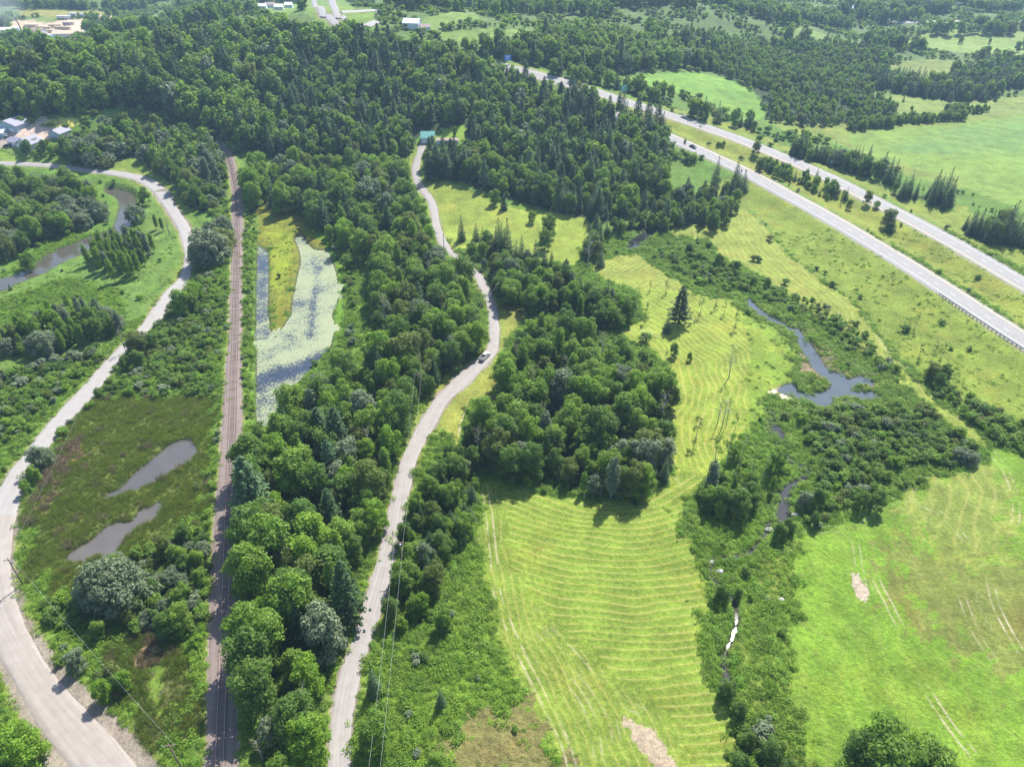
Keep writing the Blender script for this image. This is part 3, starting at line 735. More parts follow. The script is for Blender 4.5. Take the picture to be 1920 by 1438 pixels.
def ground_mat():
    m, nt, out = newmat('ground_cover')
    L = nt.links
    geo = N(nt, 'NewGeometry')
    P = geo.outputs['Position']
    col = N(nt, 'Attribute', _attribute_name='zone_col').outputs['Color']
    at = N(nt, 'Attribute', _attribute_name='cover')    # x bump, y stripe amount, z dry
    sep = nt.nodes.new('ShaderNodeSeparateXYZ'); L.new(at.outputs['Vector'], sep.inputs[0])
    rough_, samt = sep.outputs[0], sep.outputs[1]
    sc = N(nt, 'Attribute', _attribute_name='swath').outputs['Fac']      # stripe phase, in periods
    tr = N(nt, 'Attribute', _attribute_name='wheel').outputs['Vector']      # distance to a wheel track
    n1 = noise(nt, P, 0.9, 5, 0.62)
    n2 = noise(nt, P, 0.13, 4, 0.6)
    n3 = noise(nt, P, 0.022, 3, 0.5)
    n4 = noise(nt, P, 2.4, 4, 0.75)
    # tone variation
    k = math_(nt, 'MULTIPLY_ADD', n2, 1.3, 0.35)
    k2 = math_(nt, 'MULTIPLY_ADD', n1, 1.3, 0.35)
    k = math_(nt, 'MULTIPLY', k, k2)
    k = math_(nt, 'MULTIPLY', k, math_(nt, 'MULTIPLY_ADD', n4, 1.5, 0.25))
    k = math_(nt, 'MULTIPLY', k, math_(nt, 'MULTIPLY_ADD', n3, 0.5, 0.75))
    vm = nt.nodes.new('ShaderNodeVectorMath'); vm.operation = 'SCALE'
    L.new(col, vm.inputs[0]); L.new(k, vm.inputs['Scale'])
    c = vm.outputs[0]
    # hue patches
    hp = math_(nt, 'SUBTRACT', noise(nt, P, 0.06, 4, 0.65), 0.52)
    hp = math_(nt, 'MULTIPLY', hp, 3.5, clamp=True)
    yl = nt.nodes.new('ShaderNodeVectorMath'); yl.operation = 'MULTIPLY'; L.new(c, yl.inputs[0]); yl.inputs[1].default_value = (1.35, 1.02, 1.1)
    c = mixc(nt, hp, c, yl.outputs[0])
    # swaths: a bright windrow ridge and dark furrow beside it
    wob = math_(nt, 'MULTIPLY', math_(nt, 'SUBTRACT', noise(nt, P, 0.16, 1), 0.5), 0.35)
    ph = math_(nt, 'FRACT', math_(nt, 'ADD', sc, wob))
    tri = math_(nt, 'ABSOLUTE', math_(nt, 'SUBTRACT', ph, 0.5))          # 0 at centre .. .5
    ridge = math_(nt, 'SUBTRACT', 1.0, math_(nt, 'MULTIPLY', tri, 5.5, clamp=True))
    patch = math_(nt, 'MULTIPLY_ADD', noise(nt, P, 0.09, 4, 0.7), 4.5, -1.30, clamp=True)
    grain = math_(nt, 'MULTIPLY_ADD', noise(nt, P, 1.6, 3, 0.7), 3.2, -0.7, clamp=True)
    ra = math_(nt, 'MULTIPLY', math_(nt, 'MULTIPLY', ridge, samt), math_(nt, 'MULTIPLY', patch, grain))
    lr = nt.nodes.new('ShaderNodeVectorMath'); lr.operation = 'MULTIPLY'; L.new(c, lr.inputs[0]); lr.inputs[1].default_value = (1.28, 1.16, 1.1)
    c = mixc(nt, math_(nt, 'MULTIPLY', ridge, samt, clamp=True), c, lr.outputs[0])
    c = mixc(nt, math_(nt, 'MULTIPLY', ra, 0.8, clamp=True), c, (0.34, 0.29, 0.105))
    fur = math_(nt, 'MULTIPLY', math_(nt, 'MULTIPLY', math_(nt, 'SUBTRACT', math_(nt, 'MULTIPLY', tri, 2.0), 0.45, clamp=True), samt), 0.55)
    dk = nt.nodes.new('ShaderNodeVectorMath'); dk.operation = 'MULTIPLY'; L.new(c, dk.inputs[0]); dk.inputs[1].default_value = (0.62, 0.72, 0.7)
    c = mixc(nt, fur, c, dk.outputs[0])
    # wheel ruts: pale earth where tyres ran
    sx = nt.nodes.new('ShaderNodeSeparateXYZ'); L.new(tr, sx.inputs[0])
    rd = math_(nt, 'ABSOLUTE', math_(nt, 'SUBTRACT', math_(nt, 'ABSOLUTE', sx.outputs[0]), 0.85))
    rr = math_(nt, 'SUBTRACT', 1.0, math_(nt, 'MULTIPLY', rd, 2.6, clamp=True))
    rr = math_(nt, 'MULTIPLY', rr, sx.outputs[1])
    rr = math_(nt, 'MULTIPLY', rr, math_(nt, 'MULTIPLY_ADD', noise(nt, P, 0.16, 4, 0.7), 5.0, -2.1, clamp=True), clamp=True)
    c = mixc(nt, rr, c, (0.36, 0.31, 0.20))
    # tiny dark weeds
    wd = math_(nt, 'MULTIPLY', math_(nt, 'SUBTRACT', noise(nt, P, 0.55, 2, 0.5), 0.68), 14.0, clamp=True)
    wd = math_(nt, 'MULTIPLY', wd, math_(nt, 'MULTIPLY', rough_, 0.9, clamp=True))
    wk = nt.nodes.new('ShaderNodeVectorMath'); wk.operation = 'MULTIPLY'; L.new(c, wk.inputs[0]); wk.inputs[1].default_value = (0.5, 0.66, 0.6)
    c = mixc(nt, wd, c, wk.outputs[0])
    b = N(nt, 'BsdfPrincipled', Roughness=0.85)
    b.inputs['Specular IOR Level'].default_value = 0.15
    L.new(c, b.inputs['Base Color'])
    hgt = math_(nt, 'MULTIPLY', math_(nt, 'ADD', n1, math_(nt, 'MULTIPLY', n4, 0.35)), math_(nt, 'MULTIPLY_ADD', rough_, 1.1, 0.18))
    hgt = math_(nt, 'ADD', hgt, math_(nt, 'MULTIPLY', math_(nt, 'MULTIPLY', math_(nt, 'SUBTRACT', 0.5, tri), samt), 0.35))
    bp = N(nt, 'Bump', Strength=0.9, Distance=0.9)
    L.new(hgt, bp.inputs['Height'])
    L.new(bp.outputs[0], b.inputs['Normal'])
    L.new(b.outputs[0], out.inputs[0])
    return m


def road_mat(name, base, pale, scale_along=0.05, crack=0.0):
    """uses mesh attribute 'lane' : x across -1..1, y metres along"""
    m, nt, out = newmat(name)
    L = nt.links
    geo = N(nt, 'NewGeometry'); P = geo.outputs['Position']
    la = N(nt, 'Attribute', _attribute_name='lane').outputs['Vector']
    sp = nt.nodes.new('ShaderNodeSeparateXYZ'); L.new(la, sp.inputs[0])
    cb = nt.nodes.new('ShaderNodeCombineXYZ')
    L.new(math_(nt, 'MULTIPLY', sp.outputs[0], 5.0), cb.inputs[0]); L.new(math_(nt, 'MULTIPLY', sp.outputs[1], scale_along), cb.inputs[1])
    st = noise(nt, cb.outputs[0], 1.0, 4, 0.6)
    n1 = noise(nt, P, 0.35, 4, 0.6)
    n2 = noise(nt, P, 5.0, 3, 0.7)
    f = math_(nt, 'ADD', math_(nt, 'MULTIPLY', st, 0.6), math_(nt, 'MULTIPLY', n1, 0.4))
    c = mixc(nt, math_(nt, 'MULTIPLY_ADD', f, 2.4, -0.7, clamp=True), base, pale)
    vm = nt.nodes.new('ShaderNodeVectorMath'); vm.operation = 'SCALE'
    L.new(c, vm.inputs[0]); L.new(math_(nt, 'MULTIPLY_ADD', n2, 0.5, 0.75), vm.inputs['Scale'])
    b = N(nt, 'BsdfPrincipled', Roughness=0.85)
    b.inputs['Specular IOR Level'].default_value = 0.3
    L.new(vm.outputs[0], b.inputs['Base Color'])
    bp = N(nt, 'Bump', Strength=0.4, Distance=0.06)
    L.new(n2, bp.inputs['Height']); L.new(bp.outputs[0], b.inputs['Normal'])
    L.new(b.outputs[0], out.inputs[0])
    return m


def water_mat(name, deep, weed=0.0, weedcol=(0.30, 0.38, 0.19), rough=0.06):
    m, nt, out = newmat(name)
    L = nt.links
    geo = N(nt, 'NewGeometry'); P = geo.outputs['Position']
    w = N(nt, 'BsdfPrincipled', Roughness=rough)
    w.inputs['IOR'].default_value = 1.33
    w.inputs['Specular IOR Level'].default_value = 0.9
    n0 = noise(nt, P, 0.15, 3)
    L.new(mixc(nt, n0, deep, tuple(x * 1.7 for x in deep)), w.inputs['Base Color'])
    bp = N(nt, 'Bump', Strength=0.04, Distance=0.03)
    L.new(noise(nt, P, 3.0, 2), bp.inputs['Height']); L.new(bp.outputs[0], w.inputs['Normal'])
    if weed > 0:
        big = noise(nt, P, 0.055, 4, 0.6)
        fine = noise(nt, P, 1.7, 4, 0.75)
        mask = N(nt, 'Attribute', _attribute_name='weed').outputs['Fac']
        s = math_(nt, 'ADD', math_(nt, 'MULTIPLY', big, 1.0), math_(nt, 'MULTIPLY_ADD', fine, 1.5, -0.36))
        s = math_(nt, 'ADD', s, mask)
        s = math_(nt, 'MULTIPLY', math_(nt, 'SUBTRACT', s, 1.0), 5.0, clamp=True)
        lf = N(nt, 'BsdfPrincipled', Roughness=0.55)
        lf.inputs['Specular IOR Level'].default_value = 0.5
        lc = mixc(nt, noise(nt, P, 2.6, 4, 0.7), tuple(x * 0.72 for x in weedcol), tuple(x * 1.25 for x in weedcol))
        L.new(lc, lf.inputs['Base Color'])
        mx = nt.nodes.new('ShaderNodeMixShader')
        L.new(s, mx.inputs[0]); L.new(w.outputs[0], mx.inputs[1]); L.new(lf.outputs[0], mx.inputs[2])
        L.new(mx.outputs[0], out.inputs[0])
    else:
        L.new(w.outputs[0], out.inputs[0])
    return m


# ------------------------------------------------------------------ ground sheet
def build_ground():
    ys = [-260, -180, -110, -60, -20, 10, 25]
    y = 34.0
    while y < 2800:
        ys.append(y)
        y += max(0.62, 0.62 + (y - 120) * 0.0052) if y < 900 else (y - 760) * 0.045
    ys = np.array(ys)
    half = 430
    u = np.linspace(0, 1, half)
    uc = u * 0.78 + 0.62 * sstep(0.72, 1.0, u) + 0.9 * np.clip(u - 0.9, 0, 1)
    uu = np.concatenate([-uc[::-1], uc[1:]])
    base = np.maximum(ys * 0.82 + 84, 84 + 0 * ys)
    X = uu[None, :] * base[:, None]
    Y = np.repeat(ys[:, None], len(uu), 1)
    x = X.ravel(); y = Y.ravel()
    h, rd, wd = terrain(x, y, True)
    n = len(x)
    colr = np.tile(np.array(HERB), (n, 1))
    far = sstep(420, 700, y)[:, None]
    colr = colr * (1 - far) + np.array((0.085, 0.135, 0.035)) * far
    bump = np.full(n, 0.8); samt = np.zeros(n); sph = np.zeros(n); veg = np.zeros(n)
    jx = 1.1 * wav(x, y, 9, 21) + 0.6 * wav(x, y, 3.2, 22)
    jy = 1.1 * wav(x, y, 9, 23) + 0.6 * wav(x, y, 3.2, 24)
    # woodland floor
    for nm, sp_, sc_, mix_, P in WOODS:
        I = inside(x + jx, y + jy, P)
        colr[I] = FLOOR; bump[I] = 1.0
    for z in Zn:
        w = z['wob']
        I = inside(x + jx * w, y + jy * w, z['poly'])
        if not I.any(): continue
        colr[I] = np.array(z['col']) * (1.10, 0.95, 0.80); bump[I] = z['bump']
        samt[I] = 0
        if z['stripe']:
            per, amt, line = z['stripe']
            L = catmull(W(line), 6)
            D, SG, K = distline(x[I], y[I], L, 400, signed=True)
            sph[I] = D * SG / per + 50 + (0.5 if z['name'] in ('curved_meadow', 'small_hayfield') else 0.35) * wav(x[I], y[I], 26, 91)
            samt[I] = amt
    # road shoulders
    m = (rd < 3.2) & (rd > -0.5)
    k = (1 - sstep(0.6, 3.2 + 0.8 * jx, rd))[:, None] * 0.8
    shoulder = np.array((0.150, 0.190, 0.035))
    mm = (rd < 5)
    colr[mm] = (colr * (1 - k) + shoulder * k)[mm]
    bump[mm] = np.minimum(bump[mm], 0.35)
    g = rd < 0.5 + 0.35 * jx
    colr[g] = (0.20, 0.17, 0.13); bump[g] = 0.15
    # wet edges
    k = (1 - sstep(-0.3, 1.3, wd))[:, None]
    colr = colr * (1 - k) + np.array((0.055, 0.050, 0.035)) * k
    # wheel tracks
    wd_ = np.full(n, 9.0); wa = np.zeros(n)
    for line, amt in TRACKS:
        L = catmull(W(line), 6)
        D, _s, K = distline(x, y, L, 9, signed=True)
        c = D < np.abs(wd_)
        wa = np.where(c, amt * sstep(0, 2, K) * sstep(0, 2, len(L) - 1 - K), wa)
        wd_ = np.where(c, D * _s, wd_)
    nr, nc = X.shape
    S2 = sph.reshape(nr, nc); A2 = samt.reshape(nr, nc).copy()
    bad = np.zeros((nr, nc), bool)
    for ax in (0, 1):
        j = np.abs(np.diff(S2, axis=ax)) > 0.9
        if ax == 0: bad[:-1] |= j; bad[1:] |= j
        else: bad[:, :-1] |= j; bad[:, 1:] |= j
    A2[bad] = 0
    samt = A2.ravel()
    i = np.arange(nr * nc).reshape(nr, nc)
    F = np.stack([i[:-1, :-1], i[:-1, 1:], i[1:, 1:], i[1:, :-1]], -1).reshape(-1, 4)
    z = h + bump * 0.10 * wav(x, y, 2.6, 31) * (y < 500) * (rd > 1)
    me = mesh_np('ground', np.stack([x, y, z], 1), F, [ground_mat()], True)
    a = me.attributes.new('zone_col', 'FLOAT_COLOR', 'POINT')
    a.data.foreach_set('color', np.concatenate([colr, np.ones((n, 1))], 1).astype(np.float32).ravel())
    a = me.attributes.new('cover', 'FLOAT_VECTOR', 'POINT')
    a.data.foreach_set('vector', np.stack([bump, samt, 0 * samt], 1).astype(np.float32).ravel())
    a = me.attributes.new('swath', 'FLOAT', 'POINT')
    a.data.foreach_set('value', sph.astype(np.float32))
    a = me.attributes.new('wheel', 'FLOAT_VECTOR', 'POINT')
    a.data.foreach_set('vector', np.stack([wd_, wa, 0 * wa], 1).astype(np.float32).ravel())
    o = link(bpy.data.objects.new('ground', me))
    tag(o, 'green valley floor of fields, marsh and woodland rising to hills', None, None, 'structure')
    return o


TRACKS = [
    ([(902, 885), (915, 950), (922, 1010), (927, 1060), (932, 1110), (945, 1150), (975, 1220), (1010, 1290), (1040, 1350), (1065, 1410), (1085, 1500)], 1.0),
    ([(995, 1140), (1035, 1185), (1080, 1230), (1120, 1275), (1170, 1315), (1220, 1340)], 0.7),
    ([(1020, 1230), (1080, 1290), (1110, 1350), (1125, 1438)], 0.5),
    ([(1000, 1175), (1050, 1220), (1100, 1270), (1140, 1330), (1160, 1400)], 0.4),
    ([(1846, 828), (1870, 860), (1895, 905), (1905, 960), (1895, 1010)], 1.0),
    ([(1855, 1085), (1870, 1140), (1895, 1190), (1925, 1240)], 1.3),
    ([(1640, 1080), (1665, 1130), (1690, 1180)], 0.9),
    ([(1720, 1270), (1760, 1330), (1800, 1385), (1830, 1420)], 1.0),
    ([(1690, 930), (1760, 960), (1820, 1020)], 0.8),
    ([(1745, 880), (1700, 925), (1650, 950), (1600, 980)], 0.7),
    ([(885, 745), (870, 790), (862, 840)], 1.6),
    ([(1640, 620), (1700, 690), (1760, 750), (1810, 790)], 0.9),
    ([(1245, 780), (1242, 830), (1258, 880), (1290, 915)], 1.0),
    ([(1160, 615), (1210, 620), (1240, 635)], 0.8),
    ([(1520, 1000), (1560, 990), (1600, 1010), (1612, 1070), (1625, 1120)], 0.7),
    ([(1800, 1110), (1830, 1190), (1870, 1250)], 0.6),
]
ground = build_ground()


# ------------------------------------------------------------------ water
def build_water(key, mat, label):
    P = WPOLY[key]
    lo, hi = P.min(0) - 1.5, P.max(0) + 1.5
    step = max(0.8, (hi - lo).max() / 90)
    xs = np.arange(lo[0], hi[0] + step, step); ys = np.arange(lo[1], hi[1] + step, step)
    X, Y = np.meshgrid(xs, ys)
    I = inside(X.ravel(), Y.ravel(), P)
    D = distline(X.ravel(), Y.ravel(), np.vstack([P, P[:1]]), 30)
    d = np.where(I, -D, D)
    keepv = (d < 1.6 + step).reshape(X.shape)
    i = np.arange(X.size).reshape(X.shape)
    kf = keepv[:-1, :-1] & keepv[:-1, 1:] & keepv[1:, 1:] & keepv[1:, :-1]
    F = np.stack([i[:-1, :-1][kf], i[:-1, 1:][kf], i[1:, 1:][kf], i[1:, :-1][kf]], -1)
    used = np.unique(F)
    mp = np.zeros(X.size, int); mp[used] = np.arange(len(used))
    V = np.stack([X.ravel(), Y.ravel(), np.full(X.size, WLEV[key])], 1)[used]
    me = mesh_np(key, V, mp[F], [mat], True)
    if key == 'lily_pond':
        px, py, _ = project(V[:, 0], V[:, 1], V[:, 2])
        # how thickly weed covers each reach of the pond
        k = 0.36 - 0.42 * np.exp(-((py - 690 + (px - 560) * 0.35) / 17) ** 2) - 0.22 * np.exp(-((px - 590 + (py - 560) * 0.12) / 7) ** 2) * (py > 500) * (py < 640)
        k = np.where(py > 735, 0.34, k)
        k = np.where((px < 505) & (py < 640), 0.14, k)
    elif key in ('swamp_pool', 'lower_swamp_pool'):
        k = np.full(len(V), -0.15)
    else:
        k = np.full(len(V), -0.05)
    a = me.attributes.new('weed', 'FLOAT', 'POINT')
    a.data.foreach_set('value', k.astype(np.float32))
    o = link(bpy.data.objects.new(key, me))
    tag(o, label, None, None, 'structure')


build_water('lily_pond', water_mat('lily_water', (0.020, 0.026, 0.040), 1, (0.210, 0.235, 0.120)), 'long pond covered with pale green lily pads beside the railway')
build_water('river', water_mat('river_water', (0.050, 0.046, 0.036), rough=0.10), 'brown shallow river winding between trees at the left')
build_water('swamp_pool', water_mat('swamp_water', (0.060, 0.055, 0.052), 1, (0.14, 0.22, 0.04)), 'upper grey pool in the reed marsh beside the railway')
build_water('lower_swamp_pool', water_mat('swamp_water_low', (0.070, 0.062, 0.055), 1, (0.14, 0.20, 0.04)), 'lower grey pool in the reed marsh beside the railway')
pw = water_mat('brook_water', (0.014, 0.015, 0.016), rough=0.02)
build_water('beaver_pond', water_mat('beaver_water', (0.040, 0.052, 0.060), rough=0.08), 'blue grey pond and inlet in the wet meadow')
build_water('brook', pw, 'dark brook running down from the beaver pond')
build_water('lower_brook', pw, 'narrow dark brook between the mown field and right field')
build_water('brook_pool', pw, 'small bright pool of the brook above the hayfield')


# ------------------------------------------------------------------ roads
def strip(name, e, lift, mat, label, rows=8, skirt=0.9, dz=0.0):
    l, r = e
    n = len(l)
    # densify
    d = np.concatenate([[0], np.cumsum(np.hypot(*np.diff((l + r) / 2, axis=0).T))])
    m = max(n, int(d[-1] / 3.0))
    t = np.linspace(0, d[-1], m)
    li = np.stack([np.interp(t, d, l[:, k]) for k in (0, 1)], 1)
    ri = np.stack([np.interp(t, d, r[:, k]) for k in (0, 1)], 1)
    cz = H0((li[:, 0] + ri[:, 0]) / 2, (li[:, 1] + ri[:, 1]) / 2) + lift + dz
    u = np.linspace(0, 1, rows)
    V, A = [], []
    nrm = (ri - li); wdt = np.linalg.norm(nrm, axis=1)[:, None]; nrm = nrm / wdt
    zl = H0(li[:, 0], li[:, 1]) + lift + dz; zr = H0(ri[:, 0], ri[:, 1]) + lift + dz
    rag = 0.16 * wav(t, t * 0, 3.0, 41)
    cols = []
    cols.append((li - nrm * skirt, zl - 0.55, -1.2))
    for k in u:
        p = li + (ri - li) * k
        z = zl + (zr - zl) * k + 0.06 * (1 - (2 * k - 1) ** 2)
        if k == 0: p = p - nrm * rag[:, None]
        if k == 1: p = p + nrm * rag[::-1][:, None]
        cols.append((p, z, 2 * k - 1))
    cols.append((ri + nrm * skirt, zr - 0.55, 1.2))
    for p, z, a in cols:
        V.append(np.concatenate([p, np.reshape(z, (-1, 1))], 1))
        A.append(np.stack([np.full(m, a), t, 0 * t], 1))
    V = np.array(V).transpose(1, 0, 2).reshape(-1, 3)
    A = np.array(A).transpose(1, 0, 2).reshape(-1, 3)
    nc = rows + 2
    i = np.arange(m * nc).reshape(m, nc)
    F = np.stack([i[:-1, :-1], i[:-1, 1:], i[1:, 1:], i[1:, :-1]], -1).reshape(-1, 4)
    me = mesh_np(name, V, F, [mat], True)
    a = me.attributes.new('lane', 'FLOAT_VECTOR', 'POINT')
    a.data.foreach_set('vector', A.astype(np.float32).ravel())
    o = link(bpy.data.objects.new(name, me))
    tag(o, label, None, None, 'structure')
    return o, (t, li, ri)


m_asph = road_mat('worn_asphalt', (0.23, 0.212, 0.195), (0.325, 0.302, 0.280))
m_dirt = road_mat('packed_dirt', (0.215, 0.182, 0.155), (0.32, 0.285, 0.252))
m_gravel = road_mat('gravel_road', (0.205, 0.182, 0.165), (0.325, 0.30, 0.28), 0.03)
m_hwy = road_mat('highway_concrete', (0.205, 0.194, 0.184), (0.265, 0.253, 0.242), 0.02)
# the county road is asphalt at the top and bare dirt below the junction mark
cA = (ed_county[0], ed_county[1])
ky = [i for i, p in enumerate(centre(cA)) if project(p[0], p[1], 0.1)[1] > 962]
sp_i = max(ky)
strip('county_road', (cA[0][sp_i:], cA[1][sp_i:]), LIFT_RD, m_asph, 'pale worn paved road curving past the marsh')
strip('dirt_road', (cA[0][:sp_i + 1], cA[1][:sp_i + 1]), LIFT_RD, m_dirt, 'wide tan dirt stretch of road at lower left')
strip('village_road', ed_county_far, LIFT_RD, m_asph, 'pale paved road running to the farm buildings')
strip('gravel_road', ed_gravel, LIFT_RD, m_gravel, 'pinkish gravel road winding up to the green roofed house')
hw1, hw1d = strip('near_carriageway', ed_cw1, LIFT_HW, m_hwy, 'near carriageway of the divided highway')
hw2, hw2d = strip('far_carriageway', ed_cw2, LIFT_HW, m_hwy, 'far carriageway of the divided highway')
strip('distant_road', ed_far1, LIFT_RD, m_hwy, 'distant left carriageway at the top of the photo', dz=0.3)
strip('distant_road', ed_far2, LIFT_RD, m_hwy, 'distant right carriageway at the top of the photo', dz=0.3)
for pts, wd_, nm, lab in (([(640, 24), (680, 22), (735, 19)], 7, 'bridge_road', 'distant road crossing between fields at the top'),
                     ([(686, 50), (696, 45), (706, 41)], 6, 'side_road', 'short distant road between trees at the top'),
                     ([(1640, 22), (1652, 34), (1668, 40), (1700, 42), (1745, 41), (1800, 40)], 8, 'farm_road', 'pale farm road below the far white buildings'),
                     ([(292, 47), (306, 36), (330, 22)], 8, 'valley_road', 'pale road seen in a gap of trees above the hill'),
                     ([(1890, 42), (1920, 42), (1980, 43)], 8, 'farm_road', 'pale road at the far right edge'),
                     ([(1530, 40), (1560, 40)], 6, 'farm_road', 'short pale road in front of dark far woods')):
    c = catmull(W(pts), 6)
    t = np.gradient(c, axis=0); t /= np.linalg.norm(t, axis=1)[:, None]
    nn = np.stack([-t[:, 1], t[:, 0]], 1)
    strip(nm, (c + nn * wd_ / 2, c - nn * wd_ / 2), 0.5, m_asph, lab)
    ROUTES.append((c, np.full(len(c), wd_ / 2), 0.5, 3)); 

# highway paint
m_white = plain('road_paint_white', (0.62, 0.62, 0.60), 0.6, var=0.08)
m_yell = plain('road_paint_yellow', (0.74, 0.46, 0.20), 0.6, var=0.1)


def paint_line(parent, data, off, w, mat, name, dash=None, lift=LIFT_HW):
    t, l, r = data
    c = (l + r) / 2
    nrm = (r - l); nrm /= np.linalg.norm(nrm, axis=1)[:, None]

    def pt(s):
        q = np.array([np.interp(s, t, c[:, k]) for k in (0, 1)])
        nn = np.array([np.interp(s, t, nrm[:, k]) for k in (0, 1)])
        nn /= np.linalg.norm(nn)
        hl = H0(*(q - nn * 5.7)); hr = H0(*(q + nn * 5.7))
        k = (off / 5.7 + 1) / 2
        z = float(hl + (hr - hl) * k) + lift + 0.06 * (1 - (off / 5.7) ** 2) + 0.035
        return q + nn * off, nn, z
    if dash:
        s = 3.0; cnt = 0
        while s < t[-1] - dash[0]:
            V = []
            for ss in (s, s + dash[0]):
                q, nn, z = pt(ss)
                V += [(*(q - nn * w / 2), z), (*(q + nn * w / 2), z)]
            ox, oy, d = project(V[0][0], V[0][1], V[0][2])
            if -60 < ox < 1980 and d < 900:
                MB().add(V, [(0, 1, 3, 2)]).build(name, mat, parent)
            s += dash[1]; cnt += 1
    else:
        V = []; F = []
        ss = np.arange(0, t[-1], 3.0)
        for i, s in enumerate(ss):
            q, nn, z = pt(s)
            V += [(*(q - nn * w / 2), z), (*(q + nn * w / 2), z)]
            if i: F.append((2 * i - 2, 2 * i - 1, 2 * i + 1, 2 * i))
        MB().add(V, F).build(name, mat, parent)


for hw, hd in ((hw1, hw1d), (hw2, hw2d)):
    paint_line(hw, hd, 0.35, 0.13, m_white, 'lane_dash', dash=(3.0, 9.6))
# right shoulder side differs: near carriageway carries its yellow line on the median side
paint_line(hw1, hw1d, -4.35, 0.30, m_yell, 'yellow_edge_line')
paint_line(hw1, hw1d, 3.6, 0.16, m_white, 'white_edge_line')
paint_line(hw2, hw2d, -3.3, 0.16, m_white, 'white_edge_line')
paint_line(hw2, hw2d, 4.4, 0.30, m_yell, 'yellow_edge_line')

# ------------------------------------------------------------------ plants: leaf clouds
def leaf_quads(C, Nn, size, r, aspect=0.62, flat=0.0):
    """one small diamond leaf spray per centre, facing roughly Nn"""
    n = len(C)
    Nn = Nn + r.normal(0, 0.55 * (1 - flat), (n, 3))
    Nn /= np.linalg.norm(Nn, axis=1)[:, None] + 1e-9
    t = r.normal(0, 1, (n, 3))
    t -= (t * Nn).sum(1)[:, None] * Nn
    t /= np.linalg.norm(t, axis=1)[:, None] + 1e-9
    b = np.cross(Nn, t)
    s = (size * r.uniform(0.65, 1.35, n))[:, None] if np.isscalar(size) else (size * r.uniform(.8, 1.2, n))[:, None]
    V = np.stack([C + t * s, C + b * s * aspect + Nn * s * 0.12, C - t * s, C - b * s * aspect - Nn * s * 0.12], 1)
    return V.reshape(-1, 3)


def lobes_cloud(L, n, size, r, up=0.55, inner=0.25):
    """L rows: x y z rx ry rz ; leaves over the lobes' skins"""
    L = np.asarray(L, float)
    A = (L[:, 3] * L[:, 4] + L[:, 4] * L[:, 5] + L[:, 3] * L[:, 5])
    k = r.choice(len(L), n, p=A / A.sum())
    d = r.normal(0, 1, (n, 3)); d /= np.linalg.norm(d, axis=1)[:, None]
    d[:, 2] = np.where((d[:, 2] < -0.3) & (r.random(n) < .6), -d[:, 2], d[:, 2])
    rad = r.uniform(0, 1, n) ** inner
    bumpy = 1 + 0.16 * np.sin(d[:, 0] * 7 + k) * np.sin(d[:, 1] * 6 + k * 2) + r.normal(0, .05, n)
    C = L[k, :3] + d * L[k, 3:6] * (rad * bumpy)[:, None]
    Nn = d / L[k, 3:6]; Nn /= np.linalg.norm(Nn, axis=1)[:, None]
    Nn[:, 2] += up
    V = leaf_quads(C, Nn, size, r)
    lobe_tone = r.uniform(0.84, 1.18, len(L))[k]
    tone = lobe_tone * r.uniform(0.72, 1.28, n)
    return V, np.repeat(tone, 4)


def leaf_mesh(name, V, tone, mat):
    F = np.arange(len(V)).reshape(-1, 4)
    me = mesh_np(name, V, F, [mat])
    a = me.attributes.new('tone', 'FLOAT', 'POINT')
    a.data.foreach_set('value', np.asarray(tone, np.float32))
    return me


def tubes_np(paths, n=5):
    """paths: list of (points, radii)"""
    mb = MB()
    for p, rr in paths:
        mb.tube(p, rr, n)
    return mb


def trunk_mesh(name, paths, mat, n=5):
    mb = tubes_np(paths, n)
    me = bpy.data.meshes.new(name)
    me.from_pydata(mb.v, [], mb.f)
    me.materials.append(mat)
    me.update()
    a = me.attributes.new('tone', 'FLOAT', 'POINT')
    a.data.foreach_set('value', np.ones(len(me.vertices), np.float32))
    return me


def limb_paths(h, r0, r, nl, spread, z0=0.3, z1=0.8):
    lean = r.normal(0, 0.03 * h, 2)
    P = [((0, 0, -0.6), r0 * 1.3), ((0, 0, 0.4), r0), ((lean[0] * .5, lean[1] * .5, h * .5), r0 * .62), ((lean[0], lean[1], h * .88), r0 * .18)]
    out = [([p for p, _ in P], [q for _, q in P])]
    for i in range(nl):
        z = h * (z0 + (z1 - z0) * i / max(1, nl - 1))
        a = r.uniform(0, 6.28)
        L = spread * r.uniform(.6, 1.0)
        b = (lean[0] * z / h, lean[1] * z / h, z)
        m = (b[0] + math.cos(a) * L * .5, b[1] + math.sin(a) * L * .5, z + L * .35)
        e = (b[0] + math.cos(a) * L, b[1] + math.sin(a) * L, z + L * .8)
        out.append(([b, m, e], [r0 * .38, r0 * .22, r0 * .07]))
    return out


def make_maple(r, n, size, h=10.5, R_=3.7):
    L = [(0, 0, h * .60, R_ * .62, R_ * .62, h * .27)]
    for i in range(22):
        a = i * 2.399 + r.uniform(-.3, .3)
        zf = r.uniform(0.30, 0.86)
        prof = math.sin(math.pi * min(1, (zf - 0.06) / 0.98)) ** 0.55
        d = R_ * prof * r.uniform(.45, .72)
        q = R_ * r.uniform(.20, .38)
        L.append((math.cos(a) * d, math.sin(a) * d, h * zf, q, q, q * r.uniform(.8, 1.15)))
    L.append((r.uniform(-.6, .6), r.uniform(-.6, .6), h * .90, R_ * .36, R_ * .36, h * .10))
    for i in range(5):
        a = r.uniform(0, 6.28)
        L.append((math.cos(a) * R_ * .6, math.sin(a) * R_ * .6, h * .2, R_ * .33, R_ * .33, h * .11))
    return lobes_cloud(L, n, size, r), limb_paths(h, .17, r, 6, R_ * .75)


